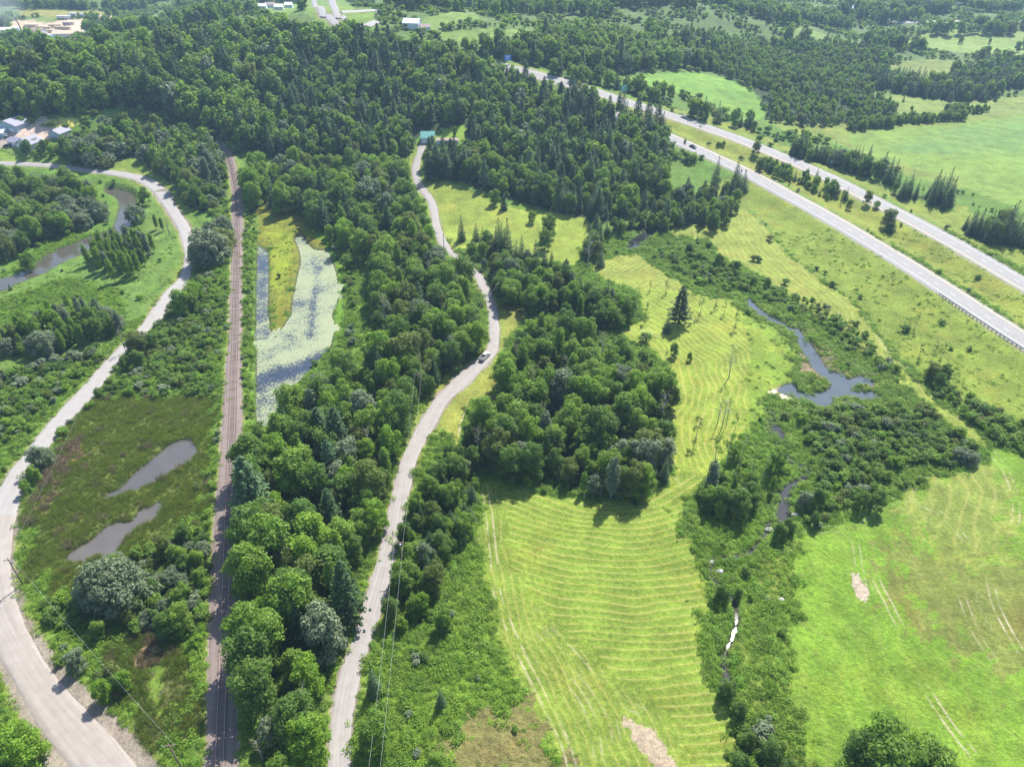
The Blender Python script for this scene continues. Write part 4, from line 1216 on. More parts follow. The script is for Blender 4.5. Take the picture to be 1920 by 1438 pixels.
def make_aspen(r, n, size, h=11.5, R_=2.0):
    L = []
    for i in range(13):
        zf = 0.22 + 0.74 * i / 12
        a = i * 2.4
        d = R_ * .42 * (1 - abs(zf - .5)) * r.uniform(.4, 1.2)
        q = R_ * (0.62 if zf < .75 else .62 * (1.12 - zf) / .4) * r.uniform(.75, 1.1)
        L.append((math.cos(a) * d, math.sin(a) * d, h * zf, q, q, q * 1.3))
    return lobes_cloud(L, n, size, r), limb_paths(h, .12, r, 5, R_ * .7)


def make_willow(r, n, size, h=8.5, R_=4.3):
    L = []
    for i in range(17):
        a = i * 2.399
        d = R_ * math.sqrt((i + .5) / 17) * .78
        q = R_ * r.uniform(.22, .36)
        L.append((math.cos(a) * d, math.sin(a) * d, h * (0.80 - 0.42 * (d / R_) ** 1.7) * r.uniform(.85, 1.05), q, q, q * .95))
    for i in range(8):
        a = i * .785
        L.append((math.cos(a) * R_ * .78, math.sin(a) * R_ * .78, h * .26, R_ * .3, R_ * .3, h * .17))
    return lobes_cloud(L, n, size, r), limb_paths(h * .8, .22, r, 6, R_ * .7, .2, .7)


def make_shrub(r, n, size, h=2.7, R_=1.8):
    L = []
    for i in range(8):
        a = r.uniform(0, 6.28); d = R_ * r.uniform(0, .62)
        q = R_ * r.uniform(.34, .52)
        L.append((math.cos(a) * d, math.sin(a) * d, h * r.uniform(.32, .72), q, q, q * r.uniform(.7, 1.1)))
    stems = [([(0, 0, -.3), (math.cos(a) * .5, math.sin(a) * .5, h * .5), (math.cos(a) * .9, math.sin(a) * .9, h * .85)], [.06, .04, .015]) for a in (0, 2.1, 4.2)]
    return lobes_cloud(L, n, size, r), stems


def make_spruce(r, n, size, h=12.0, R_=2.7, base=.05):
    R_ *= r.uniform(.8, 1.2); h *= r.uniform(.85, 1.1)
    tiers = 26
    C, NN, TT, SS = [], [], [], []
    per = n / tiers
    for t in range(tiers):
        f = (t + .5) / tiers
        z = h * (base + (0.97 - base) * f)
        rad = R_ * (1 - f) ** 0.68 * r.uniform(.78, 1.12) + .1
        nb = max(5, int(12 * (1 - f) + 4))
        m = max(6, int(per * (1 - f) * 1.9))
        k = r.integers(0, nb, m)
        a = k * 6.2832 / nb + t * 1.1 + r.normal(0, .10, m)
        q = r.uniform(.12, 1, m) ** .6
        d = rad * q * (0.78 + .3 * ((k * 7 + t) % 5) / 4)
        C.append(np.stack([np.cos(a) * d, np.sin(a) * d, z + .25 - d * .42 + r.normal(0, .10, m)], 1))
        NN.append(np.stack([np.cos(a) * .5, np.sin(a) * .5, np.full(m, 1.0)], 1))
        TT.append(r.uniform(.75, 1.25, m))
        SS.append(np.full(m, size * (1.15 - .5 * f)))
    C = np.concatenate(C); NN = np.concatenate(NN); T = np.concatenate(TT); SZ = np.concatenate(SS)
    V = leaf_quads(C, NN, SZ, r, aspect=.5, flat=.35)
    C2 = np.stack([r.normal(0, .08, 14), r.normal(0, .08, 14), h * r.uniform(.93, 1.03, 14)], 1)
    V2 = leaf_quads(C2, np.tile([[1., 0, .2]], (14, 1)), .25, r)
    return (np.vstack([V, V2]), np.repeat(np.concatenate([T, np.ones(14)]), 4)), [([(0, 0, -.6), (0, 0, h * .5), (0, 0, h * .98)], [.19, .11, .02])]


def make_pine(r, n, size, h=14.0, R_=3.3):
    C, NN, T = [], [], []
    tiers = 17
    for t in range(tiers):
        f = t / (tiers - 1)
        z = h * (.12 + .86 * f)
        rad = R_ * (1 - f) ** .6 * r.uniform(.8, 1.05) + .3
        nb = 9
        off = r.uniform(0, 6.28)
        for k in range(nb):
            a0 = off + k * 6.2832 / nb + r.normal(0, .2)
            L = rad * r.uniform(.6, 1.15)
            m = max(6, int(n / tiers / nb * (1.6 - f * 1.1)))
            q = r.uniform(.2, 1, m) ** .7
            wdt = .22 * L * (1.15 - q)
            a = a0 + r.normal(0, 1, m) * wdt / (L * q + .3)
            d = L * q
            C.append(np.stack([np.cos(a) * d, np.sin(a) * d, z + d * .10 + r.normal(0, .13, m)], 1))
            NN.append(np.stack([np.cos(a) * .3, np.sin(a) * .3, np.full(m, 1.)], 1))
            T.append(np.full(m, r.uniform(.8, 1.2)) * r.uniform(.8, 1.2, m))
    C = np.concatenate(C); NN = np.concatenate(NN); T = np.concatenate(T)
    return (leaf_quads(C, NN, size, r, .5, .3), np.repeat(T, 4)), [([(0, 0, -.6), (0, 0, h * .5), (0, 0, h * .96)], [.24, .14, .03])]


def make_snag(r, n, size, h=11.0, R_=1.8):
    P = limb_paths(h, .16, r, 11, R_, .35, .95)
    for i in range(14):
        z = h * r.uniform(.4, .98); a = r.uniform(0, 6.28); L = R_ * r.uniform(.5, 1)
        P.append(([(0, 0, z), (math.cos(a) * L, math.sin(a) * L, z + L * .7)], [.035, .012]))
    L = [(r.normal(0, R_ * .3), r.normal(0, R_ * .3), h * r.uniform(.75, .98), R_ * .35, R_ * .35, R_ * .35) for _ in range(5)]
    return lobes_cloud(L, n, size, r), P


def make_pin(r, n, size, h=11.0, R_=1.6):
    """tall bare stem with a light tuft of leaves on top"""
    P = limb_paths(h, .15, r, 7, R_ * 1.2, .6, .95)
    L = [(r.normal(0, R_ * .42), r.normal(0, R_ * .42), h * r.uniform(.38, 1.0), R_ * r.uniform(.2, .45), R_ * r.uniform(.2, .45), R_ * r.uniform(.3, .6)) for _ in range(11)]
    L.append((0, 0, .6, 1.0, 1.0, .9))
    return lobes_cloud(L, n, size, r), P


FAM = {  # builder, number of shapes, leaves near, leaf size near, leaves far, leaf size far, height, radius
    'maple': (make_maple, 5, 5000, .215, 1000, .48, 10.5, 3.7),
    'aspen': (make_aspen, 3, 1900, .24, 420, .50, 11.5, 2.0),
    'willow': (make_willow, 3, 5000, .22, 800, .56, 8.5, 4.3),
    'shrub': (make_shrub, 5, 620, .20, 200, .36, 2.7, 1.8),
    'spruce': (make_spruce, 5, 2000, .25, 480, .50, 12.0, 2.7),
    'pine': (make_pine, 3, 3200, .26, 700, .52, 14.0, 3.0),
    'snag': (make_snag, 3, 90, .16, 60, .25, 11.0, 1.8),
    'pin': (make_pin, 3, 380, .20, 200, .3, 11.0, 1.6),
}
TINTS = {'maple': ['dark', 'mid', 'yellow', 'grey', 'olive'], 'aspen': ['mid', 'yellow', 'grey'], 'willow': ['grey', 'olive'], 'shrub': ['dark', 'mid', 'yellow', 'grey', 'olive'],
         'spruce': ['needle', 'needle_b'], 'pine': ['needle_b', 'needle'], 'snag': ['olive'], 'pin': ['mid', 'olive']}
PROTO = {}     # (family, tint) -> list of (crown mesh, trunk mesh)
FARP = bpy.data.collections.new('plant_shapes')
NEARI, FARI = {}, {}
_all = []


def joined(nm, crown, trunk):
    """one mesh of leaves and stem, for the masses"""
    nv = len(crown.vertices); V = np.zeros(nv * 3, np.float32); crown.vertices.foreach_get('co', V)
    t = np.zeros(nv, np.float32); crown.attributes['tone'].data.foreach_get('value', t)
    n2 = len(trunk.vertices); V2 = np.zeros(n2 * 3, np.float32); trunk.vertices.foreach_get('co', V2)
    F2 = [list(p.vertices) for p in trunk.polygons if len(p.vertices) == 4]
    F = np.vstack([np.arange(nv).reshape(-1, 4), np.array(F2, int) + nv])
    me = mesh_np(nm, np.concatenate([V, V2]).reshape(-1, 3), F, [crown.materials[0], trunk.materials[0]], False, np.concatenate([np.zeros(nv // 4, int), np.ones(len(F2), int)]))
    a = me.attributes.new('tone', 'FLOAT', 'POINT')
    a.data.foreach_set('value', np.concatenate([t, np.ones(n2, np.float32)]))
    return me


for fam, (fn, ns, n1, s1, n2, s2, hh, rr_) in FAM.items():
    for k in range(ns):
        for lod, (nn_, ss_) in enumerate(((n1, s1), (n2, s2))):
            r = np.random.default_rng(100 * k + len(fam) * 7 + 1)
            (V, T), P = fn(r, nn_, ss_)
            tm = trunk_mesh('trunk', P, bark_pale if fam in ('snag', 'aspen', 'pin') else bark)
            for tint in TINTS[fam]:
                cm = leaf_mesh('crown', V, T, LM[tint])
                if lod == 0:
                    PROTO.setdefault((fam, tint), []).append((cm, tm))
                o = bpy.data.objects.new('shape_%04d' % len(_all), joined('tree_shape', cm, tm))
                FARP.objects.link(o)
                (NEARI, FARI)[lod].setdefault((fam, tint), []).append(len(_all))
                _all.append(o)


def small_proto(V, T, mat):
    o = bpy.data.objects.new('shape_%04d' % len(_all), leaf_mesh('tuft_shape', V, T, mat))
    FARP.objects.link(o)
    _all.append(o)
    return len(_all) - 1


HERBI, REEDI, STRAWI, LOWI = [], [], [], []
for k in range(4):
    r = np.random.default_rng(50 + k)
    for tint in ('herb', 'herb', 'mid', 'yellow'):
        L = [(r.normal(0, .55), r.normal(0, .55), r.uniform(.1, .45), .55, .55, .42) for _ in range(5)]
        HERBI.append(small_proto(*lobes_cloud(L, 230, .10, r, up=.6), LM[tint]))
    for tint, lst in (('reed', REEDI), ('straw', STRAWI)):
        n = 90
        C = np.stack([r.normal(0, .6, n), r.normal(0, .6, n), np.zeros(n)], 1)
        hgt = r.uniform(.7, 1.7, n)
        a = r.uniform(0, 6.28, n)
        side = np.stack([np.cos(a), np.sin(a), 0 * a], 1) * .05
        tip = C + np.stack([r.normal(0, .28, n), r.normal(0, .28, n), hgt], 1)
        V = np.stack([C - side, C + side, tip + side * .3, tip - side * .3], 1).reshape(-1, 3)
        lst.append(small_proto(V, np.repeat(r.uniform(.7, 1.3, n), 4), LM[tint]))
    L = [(r.normal(0, .4), r.normal(0, .4), .05, .45, .45, .22) for _ in range(4)]
    LOWI.append(small_proto(*lobes_cloud(L, 60, .11, r, up=.8), LM['herb' if k % 2 else 'olive']))


def mass(name, P, idx, rot, scl, label):
    """a scattering nobody could count: one object, instances on points"""
    if len(P) == 0: return
    me = bpy.data.meshes.new(name)
    me.vertices.add(len(P))
    me.vertices.foreach_set('co', np.asarray(P, np.float32).ravel())
    for nm, typ, key, v in (('pick', 'INT', 'value', np.asarray(idx, np.int32)), ('turn', 'FLOAT_VECTOR', 'vector', np.asarray(rot, np.float32).ravel()), ('size', 'FLOAT_VECTOR', 'vector', np.asarray(scl, np.float32).ravel())):
        a = me.attributes.new(nm, typ, 'POINT')
        a.data.foreach_set(key, v)
    o = link(bpy.data.objects.new(name, me))
    tag(o, label, None, None, 'stuff')
    ng = bpy.data.node_groups.new(name, 'GeometryNodeTree')
    ng.interface.new_socket('Geometry', in_out='INPUT', socket_type='NodeSocketGeometry')
    ng.interface.new_socket('Geometry', in_out='OUTPUT', socket_type='NodeSocketGeometry')
    gi = ng.nodes.new('NodeGroupInput'); go = ng.nodes.new('NodeGroupOutput')
    ci = ng.nodes.new('GeometryNodeCollectionInfo')
    ci.inputs['Collection'].default_value = FARP
    ci.inputs['Separate Children'].default_value = True
    ci.inputs['Reset Children'].default_value = True
    ip = ng.nodes.new('GeometryNodeInstanceOnPoints')
    ip.inputs['Pick Instance'].default_value = True

    def attr(nm, typ):
        n = ng.nodes.new('GeometryNodeInputNamedAttribute')
        n.data_type = typ
        n.inputs['Name'].default_value = nm
        return n.outputs['Attribute']
    L = ng.links
    L.new(gi.outputs[0], ip.inputs['Points'])
    L.new(ci.outputs[0], ip.inputs['Instance'])
    L.new(attr('pick', 'INT'), ip.inputs['Instance Index'])
    L.new(attr('turn', 'FLOAT_VECTOR'), ip.inputs['Rotation'])
    L.new(attr('size', 'FLOAT_VECTOR'), ip.inputs['Scale'])
    L.new(ip.outputs[0], go.inputs[0])
    md = o.modifiers.new('scatter', 'NODES')
    md.node_group = ng
    return o


# ------------------------------------------------------------------ where things grow
def jgrid(P, s, r, jit=.42):
    x0, y0 = P.min(0); x1, y1 = P.max(0)
    xs = np.arange(x0, x1 + s, s); ys = np.arange(y0, y1 + s, s * .87)
    X, Y = np.meshgrid(xs, ys)
    X = X + (np.arange(len(ys)) % 2)[:, None] * s / 2
    X = X.ravel() + r.uniform(-jit, jit, X.size) * s
    Y = Y.ravel() + r.uniform(-jit, jit, Y.size) * s
    return X, Y


def framed(x, y, z, m=90, mb=260):
    px, py, d = project(x, y, z)
    return (px > -m) & (px < 1920 + m) & (py > -60) & (py < 1438 + mb) & (d > 5)


TREES = []   # rows: x y z family tint scale region


def add_trees(X, Y, fams, tints, sc, region, clear=1.6, wet=0.6):
    z, rd, wd = terrain(X, Y, True)
    ok = (rd > clear) & (wd > wet) & framed(X, Y, z)
    for i in np.nonzero(ok)[0]:
        TREES.append((X[i], Y[i], z[i], fams[i], tints[i], sc[i], region))


TINTP = {'maple': [('dark', .34), ('mid', .36), ('yellow', .14), ('grey', .07), ('olive', .09)], 'aspen': [('mid', .5), ('yellow', .25), ('grey', .25)], 'willow': [('grey', .72), ('olive', .28)],
         'spruce': [('needle', .7), ('needle_b', .3)], 'pine': [('needle_b', .6), ('needle', .4)], 'snag': [('olive', 1.)], 'pin': [('mid', .6), ('olive', .4)], 'shrub': [('dark', .26), ('mid', .34), ('yellow', .14), ('grey', .14), ('olive', .12)]}


def pick_tint(fam, r, region=''):
    T = TINTP[fam]
    p = np.array([q for _, q in T])
    if fam in ('maple', 'shrub'):
        if region in ('alder_thicket', 'stream_alders', 'fence_scrub', 'scrubland'): p = np.array([.22, .46, .12, .06, .14])
        if region in ('hill_mixed', 'hill', 'back_hill', 'far'): p = np.array([.34, .46, .10, .05, .05])
        if region in ('track_left_bank', 'pond_left_bank', 'left_bush_rows', 'pond_right_bank'): p = np.array([.08, .42, .38, .06, .06])
    p = p / p.sum()
    return T[r.choice(len(T), p=p)][0]


exclude = [W([(572, 66), (625, 66), (628, 104), (585, 104)])] + [W([(768, 240), (888, 232), (888, 285), (862, 302), (775, 302)])] + [(Zn[ZI[k]]['poly']) for k in ('house_lawn', 'driveway_lawn', 'farmyard', 'farm_lawn', 'pale_hay_plot', 'mill_yard', 'upper_meadow', 'mown_field', 'upper_right_field', 'bright_field', 'roadside_meadow')]
r = np.random.default_rng(11)
for nm, sp_, sc_, mix_, P in WOODS:
    X, Y = jgrid(P, sp_, r)
    X2, Y2 = X + 2.0 * wav(X, Y, 14, 61), Y + 2.0 * wav(X, Y, 14, 62)
    k = inside(X2, Y2, P)
    for E in exclude: k &= ~inside(X, Y, E)
    X, Y = X[k], Y[k]
    if nm in ('scrubland',):
        kk = wav(X, Y, 60, 63) > -.75; X, Y = X[kk], Y[kk]
    if nm == 'hill_mixed':     # spruces keep together in drifts
        f = list(mix_); base_p = np.array([mix_[q] for q in f])
        dr = wav(X, Y, 90, 64)
        fams = []
        for d in dr:
            p = base_p * np.array([1 - .75 * sstep(-.1, .5, d), 1, 1 + .8 * sstep(-.1, .5, d)]); fams.append(f[r.choice(3, p=p / p.sum())])
    else:
        f = list(mix_); p = np.array([mix_[q] for q in f]); fams = [f[q] for q in r.choice(len(f), len(X), p=p / p.sum())]
    tints = [pick_tint(q, r, nm) for q in fams]
    sc = sc_ * r.uniform(.58, 1.26, len(X)) * (1 + .14 * wav(X, Y, 40, 65))
    sc = sc * np.array([.9 if q == 'snag' else 1 for q in fams])
    add_trees(X, Y, fams, tints, sc, nm)
for nm, sp_, sc_, P in SHRUBS:
    X, Y = jgrid(P, sp_, r)
    k = inside(X + 1.5 * wav(X, Y, 9, 66), Y + 1.5 * wav(X, Y, 9, 67), P)
    X, Y = X[k], Y[k]
    fams = ['shrub'] * len(X)
    tints = [pick_tint('shrub', r, nm) for _ in fams]
    add_trees(X, Y, fams, tints, sc_ * r.uniform(.55, 1.35, len(X)), nm, 0.8, 1.6)
# trees and shrubs seen singly: base point in the picture, height in pixels
LONE = [
    ('spruce', 'needle', 866, 452, 46), ('spruce', 'needle', 945, 393, 40), ('maple', 'mid', 929, 384, 34), ('spruce', 'needle', 893, 452, 40), ('spruce', 'needle_b', 905, 463, 44), ('maple', 'dark', 915, 468, 42),
    ('spruce', 'needle', 930, 478, 58), ('spruce', 'needle', 941, 480, 62), ('spruce', 'needle', 951, 476, 66), ('spruce', 'needle', 923, 480, 50), ('spruce', 'needle', 935, 462, 52), ('maple', 'mid', 948, 500, 40), ('spruce', 'needle_b', 968, 487, 46), ('spruce', 'needle', 978, 490, 52), ('maple', 'grey', 990, 494, 34),
    ('spruce', 'needle', 1004, 495, 48), ('spruce', 'needle', 1021, 497, 40), ('spruce', 'needle', 1034, 500, 36), ('maple', 'dark', 1028, 447, 52), ('maple', 'dark', 1021, 468, 44), ('maple', 'mid', 998, 419, 26), ('pine', 'needle', 1060, 535, 54), ('maple', 'mid', 886, 490, 42), ('maple', 'mid', 905, 484, 36),
    ('snag', 'olive', 1101, 504, 72), ('spruce', 'needle_b', 1126, 500, 40), ('maple', 'dark', 1112, 470, 44),
    ('pine', 'needle', 1272, 608, 78), ('spruce', 'needle_b', 1249, 624, 42), ('pin', 'mid', 1210, 602, 42), ('shrub', 'dark', 1207, 642, 26), ('maple', 'dark', 1262, 668, 32), ('maple', 'dark', 1292, 676, 20), ('maple', 'dark', 1208, 680, 26),
    ('pin', 'olive', 1218, 548, 22), ('pin', 'olive', 1248, 552, 28), ('pin', 'mid', 1312, 590, 42), ('pin', 'olive', 1342, 574, 42), ('pin', 'mid', 1357, 590, 26), ('pin', 'mid', 1378, 614, 46), ('snag', 'olive', 1367, 706, 66), ('pin', 'olive', 1248, 680, 26),
    ('snag', 'olive', 1344, 798, 56), ('snag', 'olive', 1354, 800, 60), ('snag', 'olive', 1362, 796, 52), ('pin', 'olive', 1303, 828, 52), ('pin', 'mid', 1340, 868, 60), ('pin', 'mid', 1362, 872, 66), ('pin', 'mid', 1385, 880, 66), ('pin', 'mid', 1410, 895, 62), ('maple', 'mid', 1452, 885, 62), ('pin', 'mid', 1427, 905, 58), ('maple', 'mid', 1376, 860, 46), ('pin', 'mid', 1375, 815, 44),
    ('pin', 'mid', 1714, 618, 34), ('shrub', 'dark', 1693, 620, 18), ('shrub', 'dark', 1700, 622, 15), ('pin', 'olive', 1722, 672, 32), ('pin', 'olive', 1745, 680, 38), ('pin', 'olive', 1762, 676, 36), ('maple', 'olive', 1745, 712, 36), ('maple', 'dark', 1768, 712, 34), ('maple', 'dark', 1757, 728, 34),
    ('spruce', 'needle', 1296, 416, 40), ('maple', 'dark', 1335, 432, 42), ('maple', 'dark', 1360, 428, 24), ('spruce', 'needle', 1307, 452, 14), ('shrub', 'dark', 1328, 462, 16), ('shrub', 'dark', 1292, 470, 22), ('shrub', 'olive', 1412, 490, 14), ('shrub', 'dark', 1422, 492, 16), ('shrub', 'olive', 1443, 452, 14), ('maple', 'dark', 1347, 500, 28), ('shrub', 'dark', 1380, 505, 22), ('shrub', 'dark', 1471, 534, 16), ('maple', 'dark', 1412, 535, 22), ('maple', 'dark', 1437, 540, 24), ('shrub', 'dark', 1462, 547, 18),
    ('shrub', 'dark', 1530, 508, 10), ('shrub', 'dark', 1545, 515, 10), ('shrub', 'dark', 1561, 538, 14), ('maple', 'olive', 1415, 296, 26), ('shrub', 'dark', 1389, 304, 10),
    ('spruce', 'needle_b', 1667, 435, 46), ('maple', 'olive', 1661, 430, 38), ('shrub', 'dark', 1665, 438, 16), ('maple', 'dark', 1590, 395, 20), ('maple', 'olive', 1622, 392, 28), ('shrub', 'dark', 1640, 398, 16), ('maple', 'dark', 1560, 370, 20), ('pin', 'olive', 1577, 384, 26),
    ('spruce', 'needle', 1340, 352, 52), ('spruce', 'needle', 1376, 358, 60), ('spruce', 'needle', 1382, 366, 54), ('maple', 'dark', 1360, 372, 34), ('spruce', 'needle', 1392, 360, 44), ('spruce', 'needle', 1247, 290, 46), ('spruce', 'needle', 1240, 262, 50), ('pine', 'needle', 1230, 258, 52), ('pine', 'needle', 1212, 250, 50), ('pine', 'needle', 1194, 236, 48), ('spruce', 'needle', 1167, 224, 46), ('spruce', 'needle', 1160, 210, 40), ('pin', 'olive', 1306, 234, 20), ('pin', 'olive', 1316, 240, 22),
    ('maple', 'dark', 1283, 276, 9), ('spruce', 'needle', 1455, 263, 20), ('shrub', 'dark', 1350, 276, 9), ('maple', 'dark', 1345, 280, 12), ('maple', 'dark', 1356, 278, 12), ('shrub', 'dark', 1329, 276, 9),
    ('spruce', 'needle', 1663, 343, 46), ('spruce', 'needle', 1672, 348, 40), ('maple', 'dark', 1676, 363, 20), ('spruce', 'needle', 1768, 394, 28), ('maple', 'dark', 1640, 335, 34), ('spruce', 'needle', 1652, 330, 48),
    ('willow', 'grey', 398, 495, 84), ('willow', 'grey', 385, 500, 60), ('willow', 'grey', 257, 416, 38), ('maple', 'dark', 275, 384, 34), ('aspen', 'mid', 295, 430, 28), ('aspen', 'mid', 306, 433, 26), ('aspen', 'yellow', 240, 520, 50), ('aspen', 'yellow', 215, 528, 44), ('aspen', 'mid', 262, 515, 46), ('pin', 'olive', 303, 536, 18),
    ('willow', 'grey', 84, 660, 52), ('willow', 'grey', 98, 658, 44), ('maple', 'mid', 42, 665, 26), ('snag', 'olive', 236, 660, 40), ('maple', 'olive', 258, 668, 54), ('maple', 'olive', 270, 664, 50), ('maple', 'dark', 265, 690, 40), ('maple', 'dark', 240, 695, 34), ('maple', 'dark', 290, 655, 36), ('maple', 'mid', 62, 508, 38), ('maple', 'yellow', 50, 506, 30), ('spruce', 'needle_b', 21, 545, 14),
    ('maple', 'mid', 345, 590, 56), ('maple', 'mid', 362, 580, 46), ('maple', 'yellow', 375, 568, 42), ('maple', 'grey', 80, 880, 50), ('willow', 'grey', 88, 872, 40), ('maple', 'mid', 70, 905, 36), ('maple', 'mid', 52, 925, 30),
    ('willow', 'grey', 208, 1118, 98), ('willow', 'grey', 238, 1128, 98), ('willow', 'grey', 180, 1130, 60), ('maple', 'dark', 320, 1190, 60), ('maple', 'mid', 345, 1180, 64), ('maple', 'grey', 150, 1255, 50), ('maple', 'yellow', 200, 1310, 46), ('maple', 'yellow', 240, 1290, 44), ('maple', 'mid', 190, 1190, 40),
    ('snag', 'olive', 790, 720, 66), ('snag', 'olive', 560, 1080, 60), ('snag', 'olive', 580, 1340, 60), ('snag', 'olive', 818, 650, 60), ('snag', 'olive', 780, 640, 54), ('maple', 'yellow', 745, 742, 52), ('maple', 'yellow', 722, 800, 60), ('maple', 'mid', 700, 690, 66), ('pine', 'needle', 638, 850, 100), ('pine', 'needle', 606, 842, 90), ('pine', 'needle_b', 486, 990, 150), ('maple', 'dark', 478, 905, 110), ('maple', 'mid', 480, 870, 70), ('maple', 'dark', 480, 950, 115), ('maple', 'dark', 482, 1050, 125), ('maple', 'mid', 484, 1120, 125), ('maple', 'mid', 490, 1240, 140), ('maple', 'dark', 488, 1275, 130), ('maple', 'dark', 492, 1335, 120),
    ('pine', 'needle_b', 820, 330, 58), ('pine', 'needle_b', 838, 336, 50), ('pine', 'needle_b', 806, 336, 52), ('pine', 'needle_b', 812, 290, 36), ('maple', 'dark', 854, 256, 18), ('maple', 'olive', 827, 252, 11), ('maple', 'dark', 771, 282, 26), ('maple', 'mid', 758, 290, 26),
    ('maple', 'mid', 872, 660, 62), ('maple', 'yellow', 892, 640, 30), ('spruce', 'needle_b', 985, 665, 60), ('spruce', 'needle_b', 898, 776, 40), ('maple', 'mid', 1245, 735, 60), ('aspen', 'grey', 1145, 935, 90), ('maple', 'olive', 1070, 900, 60),
    ('maple', 'dark', 860, 905, 66), ('maple', 'dark', 845, 895, 52), ('shrub', 'mid', 808, 1160, 24), ('maple', 'mid', 833, 1178, 52), ('shrub', 'dark', 795, 1238, 22), ('shrub', 'dark', 779, 1226, 16), ('maple', 'mid', 708, 1400, 80), ('spruce', 'needle_b', 703, 1300, 56), ('spruce', 'needle_b', 828, 1325, 36), ('maple', 'mid', 820, 1450, 50), ('shrub', 'mid', 886, 1232, 12), ('shrub', 'mid', 965, 1370, 14),
    ('maple', 'dark', 1350, 1130, 44), ('maple', 'dark', 1382, 1120, 26), ('maple', 'dark', 1360, 1310, 46), ('maple', 'dark', 1382, 1345, 40), ('maple', 'dark', 1400, 1400, 40), ('maple', 'dark', 1440, 1430, 60), ('maple', 'dark', 1380, 1450, 50), ('maple', 'dark', 1470, 1460, 50),
    ('maple', 'mid', 1632, 1440, 118), ('maple', 'dark', 1602, 1455, 105), ('maple', 'yellow', 1668, 1462, 118), ('maple', 'mid', 1705, 1475, 112), ('maple', 'mid', 1645, 1490, 130), ('maple', 'mid', 1735, 1500, 110),
    ('maple', 'dark', 1380, 970, 66), ('maple', 'dark', 1350, 960, 60), ('maple', 'dark', 1400, 950, 60), ('maple', 'mid', 1320, 945, 36), ('maple', 'dark', 1640, 955, 50), ('maple', 'dark', 1610, 955, 46), ('shrub', 'dark', 1697, 912, 14), ('shrub', 'dark', 1722, 905, 14), ('willow', 'yellow', 1800, 862, 34), ('willow', 'yellow', 1815, 868, 34),
    ('maple', 'dark', 1460, 1010, 40), ('maple', 'dark', 1475, 1000, 36), ('maple', 'dark', 1525, 985, 34), ('maple', 'grey', 1505, 950, 40), ('maple', 'dark', 1530, 950, 46), ('shrub', 'dark', 1510, 810, 20), ('maple', 'dark', 1528, 800, 22),
    ('spruce', 'needle', 1693, 192, 12), ('shrub', 'dark', 1552, 225, 10), ('spruce', 'needle', 1510, 232, 14), ('maple', 'dark', 1708, 210, 10), ('maple', 'dark', 1800, 84, 12), ('maple', 'dark', 1855, 82, 8), ('maple', 'dark', 1840, 103, 12), ('maple', 'dark', 1852, 102, 12), ('maple', 'dark', 1866, 103, 10), ('maple', 'dark', 1905, 98, 16), ('maple', 'dark', 1918, 92, 18), ('maple', 'dark', 1903, 180, 10),
    ('maple', 'dark', 57, 292, 26), ('maple', 'dark', 48, 288, 18), ('maple', 'dark', 88, 290, 24), ('maple', 'mid', 100, 296, 20), ('willow', 'grey', 160, 300, 42), ('willow', 'grey', 175, 296, 40), ('willow', 'grey', 185, 290, 40), ('willow', 'grey', 140, 282, 30),
    ('pin', 'olive', 408, 330, 60), ('aspen', 'grey', 400, 340, 60), ('aspen', 'grey', 392, 350, 54), ('aspen', 'grey', 412, 355, 50), ('spruce', 'needle_b', 420, 320, 34),
]
lx = np.array([q[2] for q in LONE], float); ly = np.array([q[3] for q in LONE], float); lh = np.array([q[4] for q in LONE], float)
P = unproj(lx, ly)
z, rd, wd = terrain(P[:, 0], P[:, 1], True)
for i, q in enumerate(LONE):
    _, _, d = project(P[i, 0], P[i, 1], z[i])
    # pixel height of an upright metre here
    p0 = project(P[i, 0], P[i, 1], z[i]); p1 = project(P[i, 0], P[i, 1], z[i] + 5)
    dist = math.sqrt(P[i, 0] ** 2 + P[i, 1] ** 2 + (CAM_H - z[i]) ** 2)
    sd = (CAM_H - z[i]) / dist; cd = math.sqrt(1 - sd * sd)
    # seen height = upright part + depth of the crown seen from above
    mpp = dist / (FPX * 1.0) / (cd + 1.3 * FAM[q[0]][7] / FAM[q[0]][6] * sd)
    tint = q[1] if q[1] in TINTS[q[0]] else TINTS[q[0]][0]
    TREES.append((P[i, 0], P[i, 1], z[i], q[0], tint, float(np.clip(q[4] * mpp / FAM[q[0]][6], .25, 2.2)), 'lone'))
# a lone tree claims its ground
lone_xy = np.array([(t[0], t[1]) for t in TREES if t[6] == 'lone'])
lone_r = np.array([FAM[t[3]][7] * t[5] for t in TREES if t[6] == 'lone'])
keep = []
for t in TREES:
    if t[6] != 'lone':
        d = np.hypot(lone_xy[:, 0] - t[0], lone_xy[:, 1] - t[1])
        if (d < lone_r * .65).any(): continue
    keep.append(t)
TREES = keep

# distant woods and scrub outside every field
r = np.random.default_rng(21)
FARZ = [zz['poly'] for zz in Zn if not zz['name'] in ()]
X, Y = jgrid(np.array([[-1150, 640], [1150, 1900]]), 8.0, r)
k = (np.abs(X) < Y * .82 + 60)
X, Y = X[k], Y[k]
k = np.ones(len(X), bool)
for E in FARZ: k &= ~inside(X, Y, E)
for nm, sp_, sc_, mix_, Pw in WOODS: k &= ~inside(X, Y, Pw)
den = wav(X, Y, 130, 71) + .5 * wav(X, Y, 50, 72) + 0.9 * sstep(980, 1150, Y) - .40
ppx, ppy, _ = project(X, Y, 5)
k &= den > 0
X, Y = X[k], Y[k]
fams = ['maple' if q < .93 else 'spruce' for q in r.random(len(X))]
add_trees(X, Y, fams, [pick_tint(q, r, 'far') for q in fams], r.uniform(.85, 1.45, len(X)), 'far', 3.0)
X, Y = jgrid(np.array([[-600, 420], [900, 1050]]), 5.6, r)
